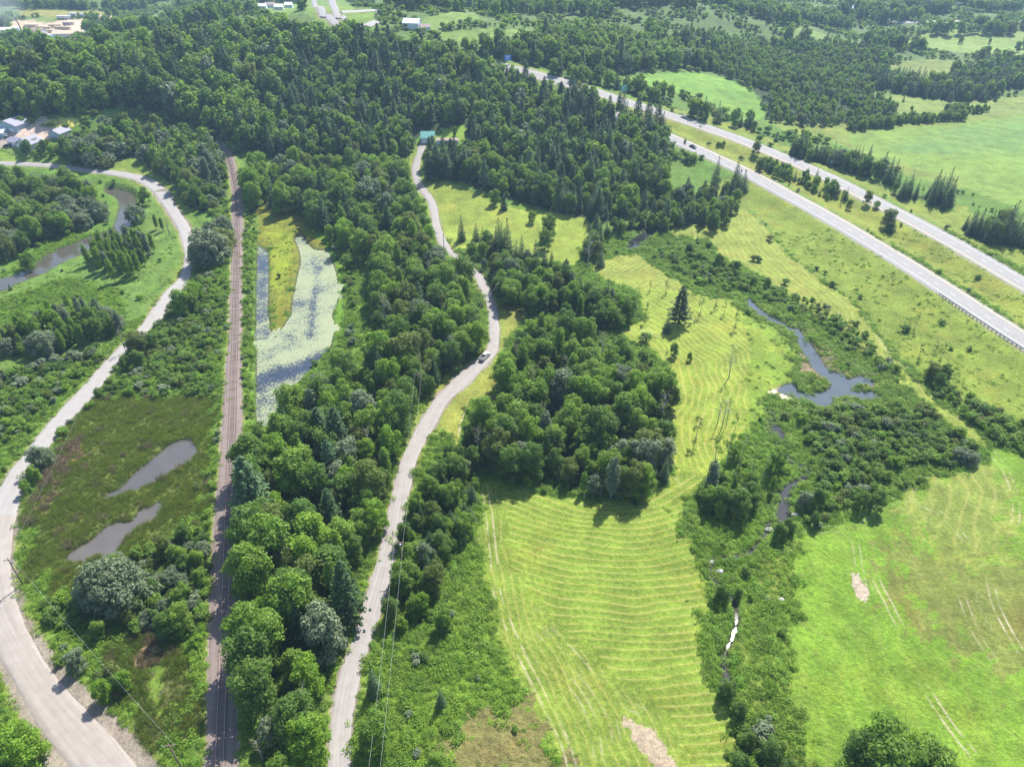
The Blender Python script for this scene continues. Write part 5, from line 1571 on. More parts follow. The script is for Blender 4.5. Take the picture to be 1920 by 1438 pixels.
k = (np.abs(X) < Y * .80 + 40) & (wav(X, Y, 45, 73) > -.1)
for E in FARZ: k &= ~inside(X, Y, E)
for nm, sp_, sc_, mix_, Pw in WOODS: k &= ~inside(X, Y, Pw)
X, Y = X[k], Y[k]
add_trees(X, Y, ['shrub'] * len(X), [pick_tint('shrub', r, 'scrubland') for _ in X], r.uniform(.7, 1.8, len(X)), 'far_scrub', 2.0)
# bushes dotted over the rough near ground
X, Y = jgrid(np.array([[-230, 45], [420, 420]]), 7.0, r)
k = (np.abs(X) < Y * .85 + 75)
zid = np.full(len(X), -1)
for i, zz in enumerate(Zn):
    zid[inside(X, Y, zz['poly'])] = i
vg = np.array([('herb' if q < 0 else Zn[q]['veg']) for q in zid])
inw = np.zeros(len(X), bool)
for nm, sp_, sc_, mix_, Pw in WOODS: inw |= inside(X, Y, Pw)
k &= (((vg == 'herb') & (r.random(len(X)) < .30)) | ((vg == 'low') & (r.random(len(X)) < .04)) | ((vg == 'sparse') & (r.random(len(X)) < .03)) | ((vg == 'reed') & (r.random(len(X)) < .05))) & ~inw
X, Y = X[k], Y[k]
add_trees(X, Y, ['shrub'] * len(X), [pick_tint('shrub', r) for _ in X], r.uniform(.35, .95, len(X)), 'dotted', 1.2)
print('trees', len(TREES))

# ------------------------------------------------------------------ landmarks used to say which tree is which
MARKS = [(911, 660, 'the pickup truck'), (802, 262, 'the green roofed house'), (835, 458, 'the pole where the gravel road narrows'), (937, 560, 'the pole by the road bend'), (755, 1066, 'the pole beside the lower gravel road'), (345, 1440, 'the leaning pole at the bottom edge'),
         (43, 1095, 'the pole beside the dirt road'), (484, 790, 'the lower tip of the lily pond'), (560, 445, 'the upper end of the lily pond'), (628, 540, 'the right bank of the lily pond'), (430, 300, 'the spot where the railway enters the woods'), (443, 940, 'the big shadow on the railway'),
         (445, 1230, 'the lower shadow on the railway'), (448, 1420, 'the railway at the bottom edge'), (620, 1420, 'the gravel road at the bottom edge'), (700, 1090, 'the straight lower gravel road'), (760, 860, 'the middle of the gravel road'), (905, 890, 'the top corner of the mown field'),
         (1260, 900, 'the neck between the mown fields'), (1160, 945, 'the top edge of the mown field'), (1245, 790, 'the curved swaths'), (1030, 600, 'the top of the central woodlot'), (1060, 760, 'the heart of the central woodlot'), (950, 760, 'the left side of the central woodlot'),
         (1210, 590, 'the copse right tip'), (1050, 540, 'the middle copse'), (940, 480, 'the pointed spruces in the meadow'), (1272, 608, 'the great lone pine'), (1200, 450, 'the small bright pool'), (1367, 700, 'the tall bare tree in the meadow'), (1460, 735, 'the beaver pond'), (1620, 720, 'the muddy inlet'),
         (1420, 575, 'the thin upper brook'), (1400, 900, 'the thin stemmed trees by the brook'), (1480, 930, 'the wide brook reach'), (1380, 1160, 'the dark lower brook'), (1345, 1070, 'the white boulder'), (1400, 1400, 'the lower end of the brook scrub'), (1650, 1480, 'the bottom right corner of the right field'),
         (1610, 1095, 'the bare scrape in the right field'), (1850, 850, 'the track at the head of the right field'), (1600, 850, 'the alder thicket'), (1750, 720, 'the fence line clump'), (1714, 620, 'the crooked tree on the highway slope'), (1750, 550, 'the start of the guardrail'), (1300, 272, 'the black car'),
         (1283, 222, 'the silver car'), (1558, 305, 'the green sign by the spruces'), (1168, 172, 'the tall green sign'), (1665, 430, 'the ragged trees in the median'), (1500, 345, 'the median bushes'), (1380, 360, 'the spruces touching the highway'), (1870, 430, 'the spruce block at the right edge'), (1740, 370, 'the spruce row below the big field'),
         (1700, 235, 'the long hedge'), (1810, 150, 'the dark spruce belt'), (1300, 180, 'the bright far field'), (1450, 220, 'the far scrubland'), (350, 480, 'the shaded bend of the county road'), (250, 650, 'the tree arching over the county road'), (230, 380, 'the silver bend of the river'), (60, 510, 'the brown river reach'),
         (225, 480, 'the aspen stand by the river'), (100, 600, 'the aspen stand below the river'), (90, 650, 'the silvery willow'), (60, 800, 'the scrub left of the county road'), (80, 870, 'the pale tree over the road'), (360, 840, 'the upper swamp pool'), (200, 1020, 'the lower swamp pool'), (220, 1120, 'the big grey willow'),
         (280, 1200, 'the patch of dead reeds'), (30, 1300, 'the corner wood'), (180, 1300, 'the yellow bush bank'), (50, 265, 'the white farmhouse'), (115, 235, 'the pale hay plot'), (80, 90, 'the sawmill'), (595, 75, 'the white roof on the ridge'), (500, 150, 'the hilltop'), (300, 190, 'the shaded ravine'), (700, 200, 'the middle of the hill wood'),
         (1000, 260, 'the mixed hill slope'), (1150, 330, 'the lower edge of the hill wood'), (650, 330, 'the head of the belt of trees'), (720, 480, 'the belt beside the upper gravel road'), (800, 600, 'the dead branches in the belt'), (700, 680, 'the round tree in the belt'), (620, 850, 'the tall dark pines'), (640, 920, 'the small sunlit glade'),
         (530, 1000, 'the belt right of the railway'), (560, 1150, 'the lower belt of trees'), (580, 1340, 'the brown dead crown'), (840, 900, 'the roadside copse'), (790, 1050, 'the lower roadside copse'), (800, 1240, 'the bright herb slope'), (960, 1390, 'the brown patch'), (1220, 1400, 'the gravel scrape'), (1100, 70, 'the far wooded hill')]
MP = unproj([m[0] for m in MARKS], [m[1] for m in MARKS])
ORD = ['nearest', 'second nearest', 'third nearest', 'fourth nearest', 'fifth nearest', 'sixth nearest', 'seventh nearest', 'eighth nearest', 'ninth nearest', 'tenth nearest', '11th nearest', '12th nearest', '13th nearest', '14th nearest', '15th nearest', '16th nearest', '17th nearest', '18th nearest', '19th nearest', '20th nearest']
KINDNAME = {'maple': ('broadleaf_tree', 'broadleaf tree', 'tree'), 'aspen': ('aspen_tree', 'slim aspen', 'aspen'), 'willow': ('willow_tree', 'spreading willow', 'willow'), 'spruce': ('spruce_tree', 'pointed spruce', 'spruce'),
            'pine': ('pine_tree', 'ragged pine', 'pine'), 'snag': ('dead_tree', 'half dead tree with bare limbs', 'dead tree'), 'pin': ('thin_tree', 'thin stemmed tree', 'tree'), 'shrub': ('shrub', 'bushy shrub', 'shrub')}
TWORD = {'dark': 'dark green', 'mid': 'mid green', 'yellow': 'yellow green', 'grey': 'grey green', 'olive': 'olive green', 'needle': 'very dark', 'needle_b': 'blue green'}
GROUPN = {'maple': 'broadleaf trees of the valley', 'aspen': 'aspens', 'willow': 'willows', 'spruce': 'spruces', 'pine': 'pines', 'snag': 'dead and dying trees', 'pin': 'thin stemmed trees', 'shrub': 'shrubs and bushes'}
LIMIT = {'maple': 292, 'aspen': 140, 'willow': 90, 'spruce': 285, 'pine': 120, 'snag': 60, 'pin': 60, 'shrub': 290}

byfam = {}
for t in TREES: byfam.setdefault(t[3], []).append(t)
rr = np.random.default_rng(5)
for fam, L in byfam.items():
    A = np.array([(t[0], t[1], t[2], t[5]) for t in L])
    px, py, d = project(A[:, 0], A[:, 1], A[:, 2] + FAM[fam][6] * A[:, 3] * .6)
    size = FAM[fam][6] * A[:, 3] * FAM[fam][7] / d ** 2
    inf = (px > 4) & (px < 1916) & (py > 6) & (py < 1432)
    size = np.where(inf, size, 0)
    lone = np.array([t[6] == 'lone' for t in L])
    score = size * np.where(lone, 6, 1)
    order = np.argsort(-score)
    top = [i for i in order[:LIMIT[fam]] if inf[i]]
    topset = set(top)
    # labels: rank by distance to the closest landmark among trees of the same look
    looks = {}
    for i in top: looks.setdefault(L[i][4], []).append(i)
    labels = {}
    for tint, ids in looks.items():
        XY = A[ids, :2]
        DM = np.hypot(XY[:, None, 0] - MP[None, :, 0], XY[:, None, 1] - MP[None, :, 1])
        rank = DM.argsort(0).argsort(0)
        for a, i in enumerate(ids):
            dn = DM[a] / (40 + 0.12 * A[i, 1])
            m = int(np.argmin(dn + rank[a] * .35))
            k = rank[a, m]
            word = ORD[k] if k < 20 else '%dth nearest' % (k + 1)
            what = KINDNAME[fam][1]
            if fam == 'snag': labels[i] = 'half dead bare tree, %s to %s' % (word, MARKS[m][2])
            else: labels[i] = '%s %s, %s to %s' % (TWORD[tint], what, word, MARKS[m][2])
    for i in top:
        t = L[i]
        crown, trunk = PROTO[(fam, t[4])][rr.integers(len(PROTO[(fam, t[4])]))]
        e = empty(KINDNAME[fam][0], (t[0], t[1], t[2] - .05), rr.uniform(0, 6.28), labels[i], KINDNAME[fam][2], GROUPN[fam])
        sxy = t[5] * rr.uniform(.92, 1.1)
        if fam == 'shrub': sxy *= rr.uniform(.95, 1.25)
        if fam == 'pine' and t[6] == 'lone': sxy *= 1.3
        e.scale = (sxy, sxy * rr.uniform(.92, 1.08), t[5])
        link(bpy.data.objects.new('crown' if fam != 'shrub' else 'leaves', crown), e)
        link(bpy.data.objects.new('trunk' if fam != 'shrub' else 'stems', trunk), e)
    rest = [i for i in range(len(L)) if i not in topset]
    if rest:
        P_ = A[rest, :3] - np.array([0, 0, .05])
        dd = d[rest]
        idx = [rr.choice((NEARI if q < 400 else FARI)[(fam, L[i][4])]) for i, q in zip(rest, dd)]
        rot = np.stack([0 * dd, 0 * dd, rr.uniform(0, 6.28, len(rest))], 1)
        s = A[rest, 3]
        wid = s * rr.uniform(.92, 1.12, len(rest)) * (rr.uniform(.95, 1.3, len(rest)) if fam == 'shrub' else 1)
        mass({'maple': 'broadleaf_woodland', 'spruce': 'spruce_forest', 'pine': 'pine_forest', 'shrub': 'shrub_vegetation', 'aspen': 'aspen_foliage', 'willow': 'willow_foliage', 'snag': 'dead_vegetation', 'pin': 'thin_vegetation'}[fam],
             P_, idx, rot, np.stack([wid, wid, s], 1), 'mass of %s trees too many to count filling woods and far hills' % {'maple': 'broadleaf', 'shrub': 'bushes and small', 'pin': 'thin', 'snag': 'dying'}.get(fam, fam))

# ------------------------------------------------------------------ herbs, reeds, low tufts
r = np.random.default_rng(31)


def cover(step, box, want, protos, size, name, label, clear=.6, dens=1.0, patch=None, wide=1.25):
    X, Y = jgrid(np.array(box), step, r)
    k = (np.abs(X) < Y * .80 + 78) & (r.random(len(X)) < dens)
    X, Y = X[k], Y[k]
    zid = np.full(len(X), -1)
    jx, jy = 1.1 * wav(X, Y, 9, 21), 1.1 * wav(X, Y, 9, 23)
    for i, zz in enumerate(Zn):
        zid[inside(X + jx * zz['wob'], Y + jy * zz['wob'], zz['poly'])] = i
    vg = np.array([('herb' if q < 0 else Zn[q]['veg']) for q in zid])
    nmz = np.array([('' if q < 0 else Zn[q]['name']) for q in zid])
    k = np.isin(vg, want)
    if patch is not None: k &= patch(X, Y, nmz)
    X, Y = X[k], Y[k]
    z, rd, wd = terrain(X, Y, True)
    k = (rd > clear) & (wd > (.25 if 'reed' in name else np.where((X > 80) & (Y < 205), -.25, .9))) & framed(X, Y, z, 30, 40)
    X, Y, z = X[k], Y[k], z[k]
    n = len(X)
    s = size * r.uniform(.55, 1.3, n) * (1 + .25 * wav(X, Y, 12, 81))
    mass(name, np.stack([X, Y, z - .03], 1), r.choice(protos, n), np.stack([0 * X, 0 * X, r.uniform(0, 6.28, n)], 1), np.stack([s * wide, s * wide, s * r.uniform(.7, 1.3, n)], 1), label)
    print(name, n)


NB = [[-220, 44], [420, 330]]
cover(1.75, NB, ['herb'], HERBI, 1.15, 'herb_vegetation', 'knee high leafy herbs covering the rough ground', .8)
cover(3.2, NB, ['low', 'sparse'], HERBI + LOWI, .7, 'low_vegetation', 'low weeds scattered over the rough meadows', .5, .8, lambda x, y, nz: wav(x, y, 30, 84) > -.4)
dead = lambda x, y, nz: np.array([('dead' in q) for q in nz])
cover(1.15, [[-160, 50], [10, 240]], ['reed'], REEDI, .62, 'marsh_reeds', 'olive green reeds standing in the marsh', .5, 1.0, lambda x, y, nz: ~dead(x, y, nz) | (wav(x, y, 5, 85) > .3))
cover(1.2, [[-160, 50], [10, 240]], ['reed'], STRAWI, .75, 'dead_reeds', 'bleached dead reeds in patches of the marsh', .5, 1.0, lambda x, y, nz: (dead(x, y, nz) & (wav(x, y, 5, 85) < .35)) | (wav(x, y, 8, 86) > .95))
cover(3.4, [[-10, 44], [330, 420]], ['none'], LOWI, .40, 'field_weeds', 'small weeds dotted through the grass fields', 1.0, .35)

# ------------------------------------------------------------------ railway
m_ballast = road_mat('ballast', (0.130, 0.096, 0.082), (0.215, 0.170, 0.150), 0.03)
m_rail = plain('rail_steel', (0.34, 0.25, 0.21), 0.45, 0.4)
m_tie = plain('sleeper_wood', (0.125, 0.095, 0.084), 0.9, var=.35, scale=2)
bed, bedd = strip('ballast_bed', ed_rail, LIFT_RAIL, m_ballast, 'x', rows=8, skirt=1.0)
for k in ('label', 'kind'):
    if k in bed: del bed[k]
c0 = rail_mid[0]
rw = empty('railway', (c0[0], c0[1], LIFT_RAIL), 0, 'straight single track railway on pinkish ballast running up the left side', 'railway')
bed.parent = rw
bed.matrix_parent_inverse = Matrix.Translation((-c0[0], -c0[1], -LIFT_RAIL))
d = np.concatenate([[0], np.cumsum(np.hypot(*np.diff(rail_mid, axis=0).T))])


def rp(s):
    q = np.array([np.interp(s, d, rail_mid[:, k]) for k in (0, 1)])
    a = np.array([np.interp(s - 4, d, rail_mid[:, k]) for k in (0, 1)]); b = np.array([np.interp(s + 4, d, rail_mid[:, k]) for k in (0, 1)])
    t = (b - a) / np.linalg.norm(b - a)
    return q, t, float(H0(*q)) + LIFT_RAIL + .07


off = Vector((c0[0], c0[1], LIFT_RAIL))
for sgn in (-1, 1):
    V, F = [], []
    ss = np.arange(0, d[-1], 4.0)
    for i, s in enumerate(ss):
        q, t, z = rp(s)
        n_ = np.array([-t[1], t[0]])
        p = q + n_ * .75 * sgn
        for w_, zz_ in ((-.08, 0), (-.055, .19), (.055, .19), (.08, 0)):
            V.append((p[0] + n_[0] * w_ - off.x, p[1] + n_[1] * w_ - off.y, z + zz_ - off.z))
        if i:
            a = 4 * (i - 1); b = 4 * i
            F += [(a, b, b + 1, a + 1), (a + 1, b + 1, b + 2, a + 2), (a + 2, b + 2, b + 3, a + 3)]
    MB().add(V, F).build('rail', m_rail, rw)
tie = MB().box((0, 0, 0), (2.5, .23, .14))
tie_me = None
rest = MB()
s = 1.0; cnt = 0
rt = random.Random(4)
while s < d[-1] - 1:
    q, t, z = rp(s)
    X_, Y_, _ = project(q[0], q[1], z)
    a = math.atan2(t[1], t[0]) - math.pi / 2 + rt.uniform(-.03, .03)
    if Y_ < 1475:
        loc = Vector((q[0] + rt.uniform(-.06, .06), q[1], z + .01 - rt.uniform(0, .09))) - off
        if cnt < 290:
            if tie_me is None:
                o = tie.build('sleeper', m_tie, rw); tie_me = o.data
            else:
                o = link(bpy.data.objects.new('sleeper', tie_me), rw)
            o.location = loc; o.rotation_euler = (0, 0, a)
            cnt += 1
        else:
            rest.box(loc, (2.5, .23, .14), a)
    s += 0.55
tag(rest.build('far_sleepers', m_tie, rw), kind='stuff')

# ------------------------------------------------------------------ guardrail
m_galv = plain('galvanised_steel', (0.40, 0.41, 0.42), 0.4, 0.6)
m_postw = plain('guardrail_post', (0.09, 0.07, 0.06), 0.9)
t, l, rgt = hw1d
c = (l + rgt) / 2
nrm = (rgt - l); nrm /= np.linalg.norm(nrm, axis=1)[:, None]
gp = W([(1750, 549), (2010, 716)], LIFT_HW)
s0 = t[np.argmin(((c - gp[0]) ** 2).sum(1))]; s1 = t[np.argmin(((c - gp[1]) ** 2).sum(1))]
s0, s1 = min(s0, s1), max(s0, s1)
sgn = 1
gr = None; V, F = [], []
ss = np.arange(s0, s1, 1.9)
for i, s in enumerate(ss):
    q = np.array([np.interp(s, t, c[:, k]) for k in (0, 1)]); nn = np.array([np.interp(s, t, nrm[:, k]) for k in (0, 1)])
    p = q + nn * 6.35
    z = float(H0(*q)) + LIFT_HW - .05
    if gr is None:
        g0 = Vector((p[0], p[1], z)); gr = empty('guardrail', g0, 0, 'steel guardrail on dark posts along the near carriageway', 'guardrail')
        post = MB().box((0, 0, 0.1), (.2, .2, 1.5)).build('post', m_postw, gr); pm = post.data
    else:
        post = link(bpy.data.objects.new('post', pm), gr)
    lp = Vector((p[0], p[1], z)) - g0
    post.location = lp
    for dz in (.48, .62, .76, .90):
        o_ = -.16 - (.07 if dz in (.62, .76) else 0)
        V.append((lp.x + nn[0] * o_, lp.y + nn[1] * o_, lp.z + dz))
    if i:
        a, b = 4 * (i - 1), 4 * i
        F += [(a + k, a + k + 1, b + k + 1, b + k) for k in range(3)]
MB().add(V, F).build('rail_beam', m_galv, gr)

# ------------------------------------------------------------------ poles and wires
m_pole = plain('weathered_pole', (0.19, 0.13, 0.10), 0.9, var=.3, scale=1.5)
m_ins = plain('insulator', (0.55, 0.57, 0.6), 0.3)
m_wire = plain('aluminium_wire', (0.50, 0.50, 0.50), 0.4, 0.5)
POLES = [  # base px, height, arm, label
    ((755, 1068), 10.5, 1, 'wooden utility pole beside the straight lower gravel road'),
    ((788, 746), 10.5, 1, 'wooden utility pole at the edge of the belt by the road bend'),
    ((937, 564), 8.5, 0, 'slim wooden pole right of the gravel road above the pickup'),
    ((833, 470), 8.5, 0, 'slim wooden pole where the gravel road narrows in the meadow'),
    ((766, 303), 9.0, 0, 'wooden pole on the lawn below the green roofed house'),
    ((344, 1446), 9.5, 1, 'brown leaning utility pole at the bottom edge left of the railway'),
    ((43, 1096), 9.5, 1, 'utility pole with crossarm beside the dirt road'),
    ((318, 441), 8.0, 0, 'thin pole in the meadow inside the road bend'),
    ((409, 330), 9.0, 0, 'pole among the trees left of the railway'),
]
PB = unproj([p[0][0] for p in POLES], [p[0][1] for p in POLES])
tops = []
for i, (px_, hgt, arm, lab) in enumerate(POLES):
    x, y = PB[i]
    z = TZ(x, y)
    e = empty('utility_pole', (x, y, z), 0.15, lab, 'utility pole')
    tilt = Vector((-.05, 0.03, 0)) if i == 5 else Vector((0.012 * (i % 3 - 1), .01, 0))
    top = Vector((tilt.x * hgt, tilt.y * hgt, hgt))
    MB().tube([(0, 0, -.8), top * .5, top], [.17, .15, .11], 8).build('shaft', m_pole, e, True)
    if arm:
        a = MB().box(top + Vector((0, 0, -.7)), (2.4, .14, .16)).build('crossarm', m_pole, e)
        for xx in (-1.05, 0, 1.05):
            MB().tube([top + Vector((xx, 0, -.62)), top + Vector((xx, 0, -.36))], [.07, .05], 6).build('insulator', m_ins, a)
    else:
        MB().tube([top + Vector((0.12, 0, -.35)), top + Vector((0.12, 0, -.1))], [.07, .05], 6).build('insulator', m_ins, e)
    if i in (0, 6):
        MB().tube([top + Vector((.35, 0, -2.0)), top + Vector((.35, 0, -1.2))], [.22, .22], 8).build('transformer', m_galv, e)
    tops.append(Vector((x, y, z)) + top)


def wire(a, b, sag, label, gauge=.013):
    pts = []
    for k in range(17):
        f = k / 16
        p = a.lerp(b, f); p.z -= sag * 4 * f * (1 - f)
        pts.append(p)
    o = MB().tube([p - a for p in pts], gauge, 4).build('overhead_wire', m_wire)
    o.location = a
    tag(o, label, 'wire', 'overhead power wires')


end0 = unproj([690], [1700])[0]
E0 = Vector((end0[0], end0[1], 10))
for k, (dx, nm) in enumerate(((-1.05, 'left'), (1.05, 'right'))):
    wire(tops[0] + Vector((dx, 0, -.36)), E0 + Vector((dx, 0, 0)), 1.2, '%s wire running down from the lower gravel road pole' % nm)
    wire(tops[1] + Vector((dx, 0, -.36)), tops[0] + Vector((dx, 0, -.36)), 1.6, '%s wire between the road bend pole and lower road pole' % nm)
wire(tops[2], tops[1], 1.5, 'wire crossing the gravel road above the pickup truck')
wire(tops[3], tops[2], 1.4, 'wire between the two slim poles by the gravel road')
wire(tops[4], tops[3], 1.4, 'wire climbing along the gravel road to the house')
wire(tops[6] + Vector((1, 0, -.36)), tops[5] + Vector((1, 0, -.36)), 1.6, 'wire between the two poles along the dirt road')
wire(tops[7], tops[6], 2.0, 'long wire over the meadow and marsh beside the county road')

# ------------------------------------------------------------------ vehicles
m_tyre = plain('tyre_rubber', (0.02, 0.02, 0.02), 0.9)
m_rim = plain('alloy_rim', (0.45, 0.45, 0.46), 0.35, 0.8)
m_win = plain('car_glass', (0.012, 0.015, 0.02), 0.06, spec=.8)
m_redl = plain('tail_light', (0.35, 0.02, 0.02), 0.3)
m_whl = plain('headlight', (0.7, 0.7, 0.68), 0.2)


def wheels(e, xs, ys, rad):
    for x_ in xs:
        for y_ in ys:
            s_ = 1 if x_ > 0 else -1
            w = MB().tube([(x_ - .12 * s_, y_, rad), (x_ + .12 * s_, y_, rad)], rad, 14).build('wheel', m_tyre, e)
            MB().tube([(x_ + .10 * s_, y_, rad), (x_ + .135 * s_, y_, rad)], rad * .6, 10).build('rim', m_rim, w)


def ringbox(prof, w0, w1):
    """body from side profile (y,z) with inset top width"""
    n = len(prof)
    zmx = max(z for _, z in prof); zmn = min(z for _, z in prof)
    V = []
    for sg in (-1, 1):
        for y_, z_ in prof:
            k = (z_ - zmn) / (zmx - zmn)
            V.append((sg * (w0 + (w1 - w0) * k) / 2, y_, z_))
    F = [tuple(range(n)), tuple(reversed(range(n, 2 * n)))]
    for i in range(n):
        j = (i + 1) % n
        F.append((i, i + n, j + n, j))
    return MB().add(V, F)


def pickup(loc, rz, label):
    e = empty('pickup_truck', loc, rz, label, 'pickup truck')
    paint = plain('silver_paint', (0.62, 0.62, 0.62), 0.3, 0.2)
    dark = plain('bed_liner', (0.05, 0.05, 0.055), 0.8)
    ringbox([(-2.9, .5), (-2.9, 1.05), (2.0, 1.1), (2.75, 1.0), (2.9, .75), (2.9, .5)], 1.95, 1.9).build('body', paint, e)
    ringbox([(-.55, 1.1), (-.42, 1.72), (.95, 1.76), (1.65, 1.14)], 1.82, 1.45).build('cab', paint, e)
    # glass lies on the cab sides, slightly proud
    MB().add([(-.78, .98, 1.73), (.78, .98, 1.73), (.86, 1.62, 1.19), (-.86, 1.62, 1.19)], [(0, 1, 2, 3)]).build('windscreen', m_win, e)
    MB().add([(-.66, -.47, 1.66), (.66, -.47, 1.66), (.80, -.585, 1.2), (-.80, -.585, 1.2)], [(0, 3, 2, 1)]).build('rear_window', m_win, e)
    for sg in (-1, 1):
        for y0_, y1_ in ((-.38, .35), (.42, 1.05)):
            MB().add([(sg * .775, y0_, 1.66), (sg * .775, y1_, 1.66), (sg * .915, y1_ + .2, 1.2), (sg * .915, y0_ - .03, 1.2)], [(0, 1, 2, 3)]).build('side_window', m_win, e)
        MB().box((sg * .92, -1.72, 1.22), (.10, 2.3, .30)).build('bed_side', paint, e)
        MB().box((sg * .80, 2.86, .85), (.34, .1, .2)).build('headlight', m_whl, e)
        MB().box((sg * .88, -2.93, .95), (.16, .06, .35)).build('tail_light', m_redl, e)
        MB().box((sg * 1.06, 1.15, 1.25), (.2, .12, .16)).build('mirror', dark, e)
    MB().box((0, -1.72, 1.085), (1.72, 2.26, .05)).build('bed_floor', dark, e)
    MB().box((0, -2.86, 1.2), (1.74, .08, .3)).build('tailgate', paint, e)
    MB().box((0, -3.0, .62), (1.85, .16, .2)).build('bumper', m_rim, e)
    MB().box((0, 2.96, .6), (1.85, .14, .22)).build('bumper', m_rim, e)
    wheels(e, (-.86, .86), (-1.8, 1.85), .40)


def car(loc, rz, paintcol, label, wagon=False):
    e = empty('car', loc, rz, label, 'car', 'cars on the highway')
    paint = plain('car_paint_%d' % int(paintcol[0] * 100), paintcol, 0.25, 0.2, spec=.6)
    ringbox([(-2.3, .4), (-2.35, .85), (-1.6, .98), (1.2, .98), (2.1, .8), (2.3, .6), (2.3, .4)], 1.8, 1.7).build('body', paint, e)
    rear = -2.0 if wagon else -1.5
    ringbox([(rear, .97), (rear + .5, 1.42), (.35, 1.46), (1.15, .97)], 1.62, 1.2).build('cabin_glass', m_win, e)
    MB().box(((0, (rear + .5 + .35) / 2, 1.47)), (1.18, -(rear + .5) + .35, .03)).build('roof', paint, e)
    for sg in (-1, 1):
        MB().box((sg * .65, 2.27, .66), (.32, .1, .14)).build('headlight', m_whl, e)
        MB().box((sg * .66, -2.33, .76), (.3, .06, .14)).build('tail_light', m_redl, e)
    wheels(e, (-.8, .8), (-1.4, 1.4), .33)


def heading(a, b, lift):
    P = W([a, b], lift)
    v = P[1] - P[0]
    return math.atan2(v[1], v[0]) - math.pi / 2


P = unproj([909], [671], LIFT_RD + .1)[0]
hd = heading((893, 684), (921, 656), LIFT_RD)
pickup((P[0], P[1], float(H0(*P)) + LIFT_RD + .07), hd, 'silver pickup truck with an empty dark bed driving up the gravel road')
for px_, a, b, col_, lab, wag, lf in (((1299, 277), (1260, 257), (1340, 296), (0.015, 0.015, 0.018), 'small black car driving on the near carriageway', False, 0),
                                 ((1282, 221.5), (1240, 210), (1320, 234), (0.45, 0.46, 0.47), 'silver car on the far carriageway behind the median trees', True, math.pi)):
    P = unproj([px_[0]], [px_[1]], LIFT_HW)[0]
    hh = heading(a, b, LIFT_HW) + lf
    car((P[0], P[1], float(H0(*P)) + LIFT_HW + .06), hh, col_, lab, wag)

# ------------------------------------------------------------------ buildings
def mcol(name, c, rough=.7, **k):
    return plain(name, c, rough, var=.06, **k)


m_ww = mcol('white_siding', (.62, .63, .65)); m_bw = mcol('blue_grey_siding', (.30, .37, .43)); m_gr = mcol('green_metal_roof', (.16, .38, .32), .45)
m_pr = mcol('grey_shingle', (.24, .23, .28)); m_wr = mcol('white_metal_roof', (.68, .70, .72), .4); m_br = mcol('brown_roof', (.26, .19, .17)); m_red = mcol('barn_red', (.32, .08, .06))
m_gd = mcol('garage_door_white', (.72, .73, .74)); m_wg = plain('window_glass', (.03, .04, .05), .1, spec=.8); m_steel = mcol('blue_steel', (.12, .20, .34)); m_tan = mcol('sawn_lumber', (.52, .42, .30)); m_rust = mcol('rusty_roof', (.42, .26, .18))


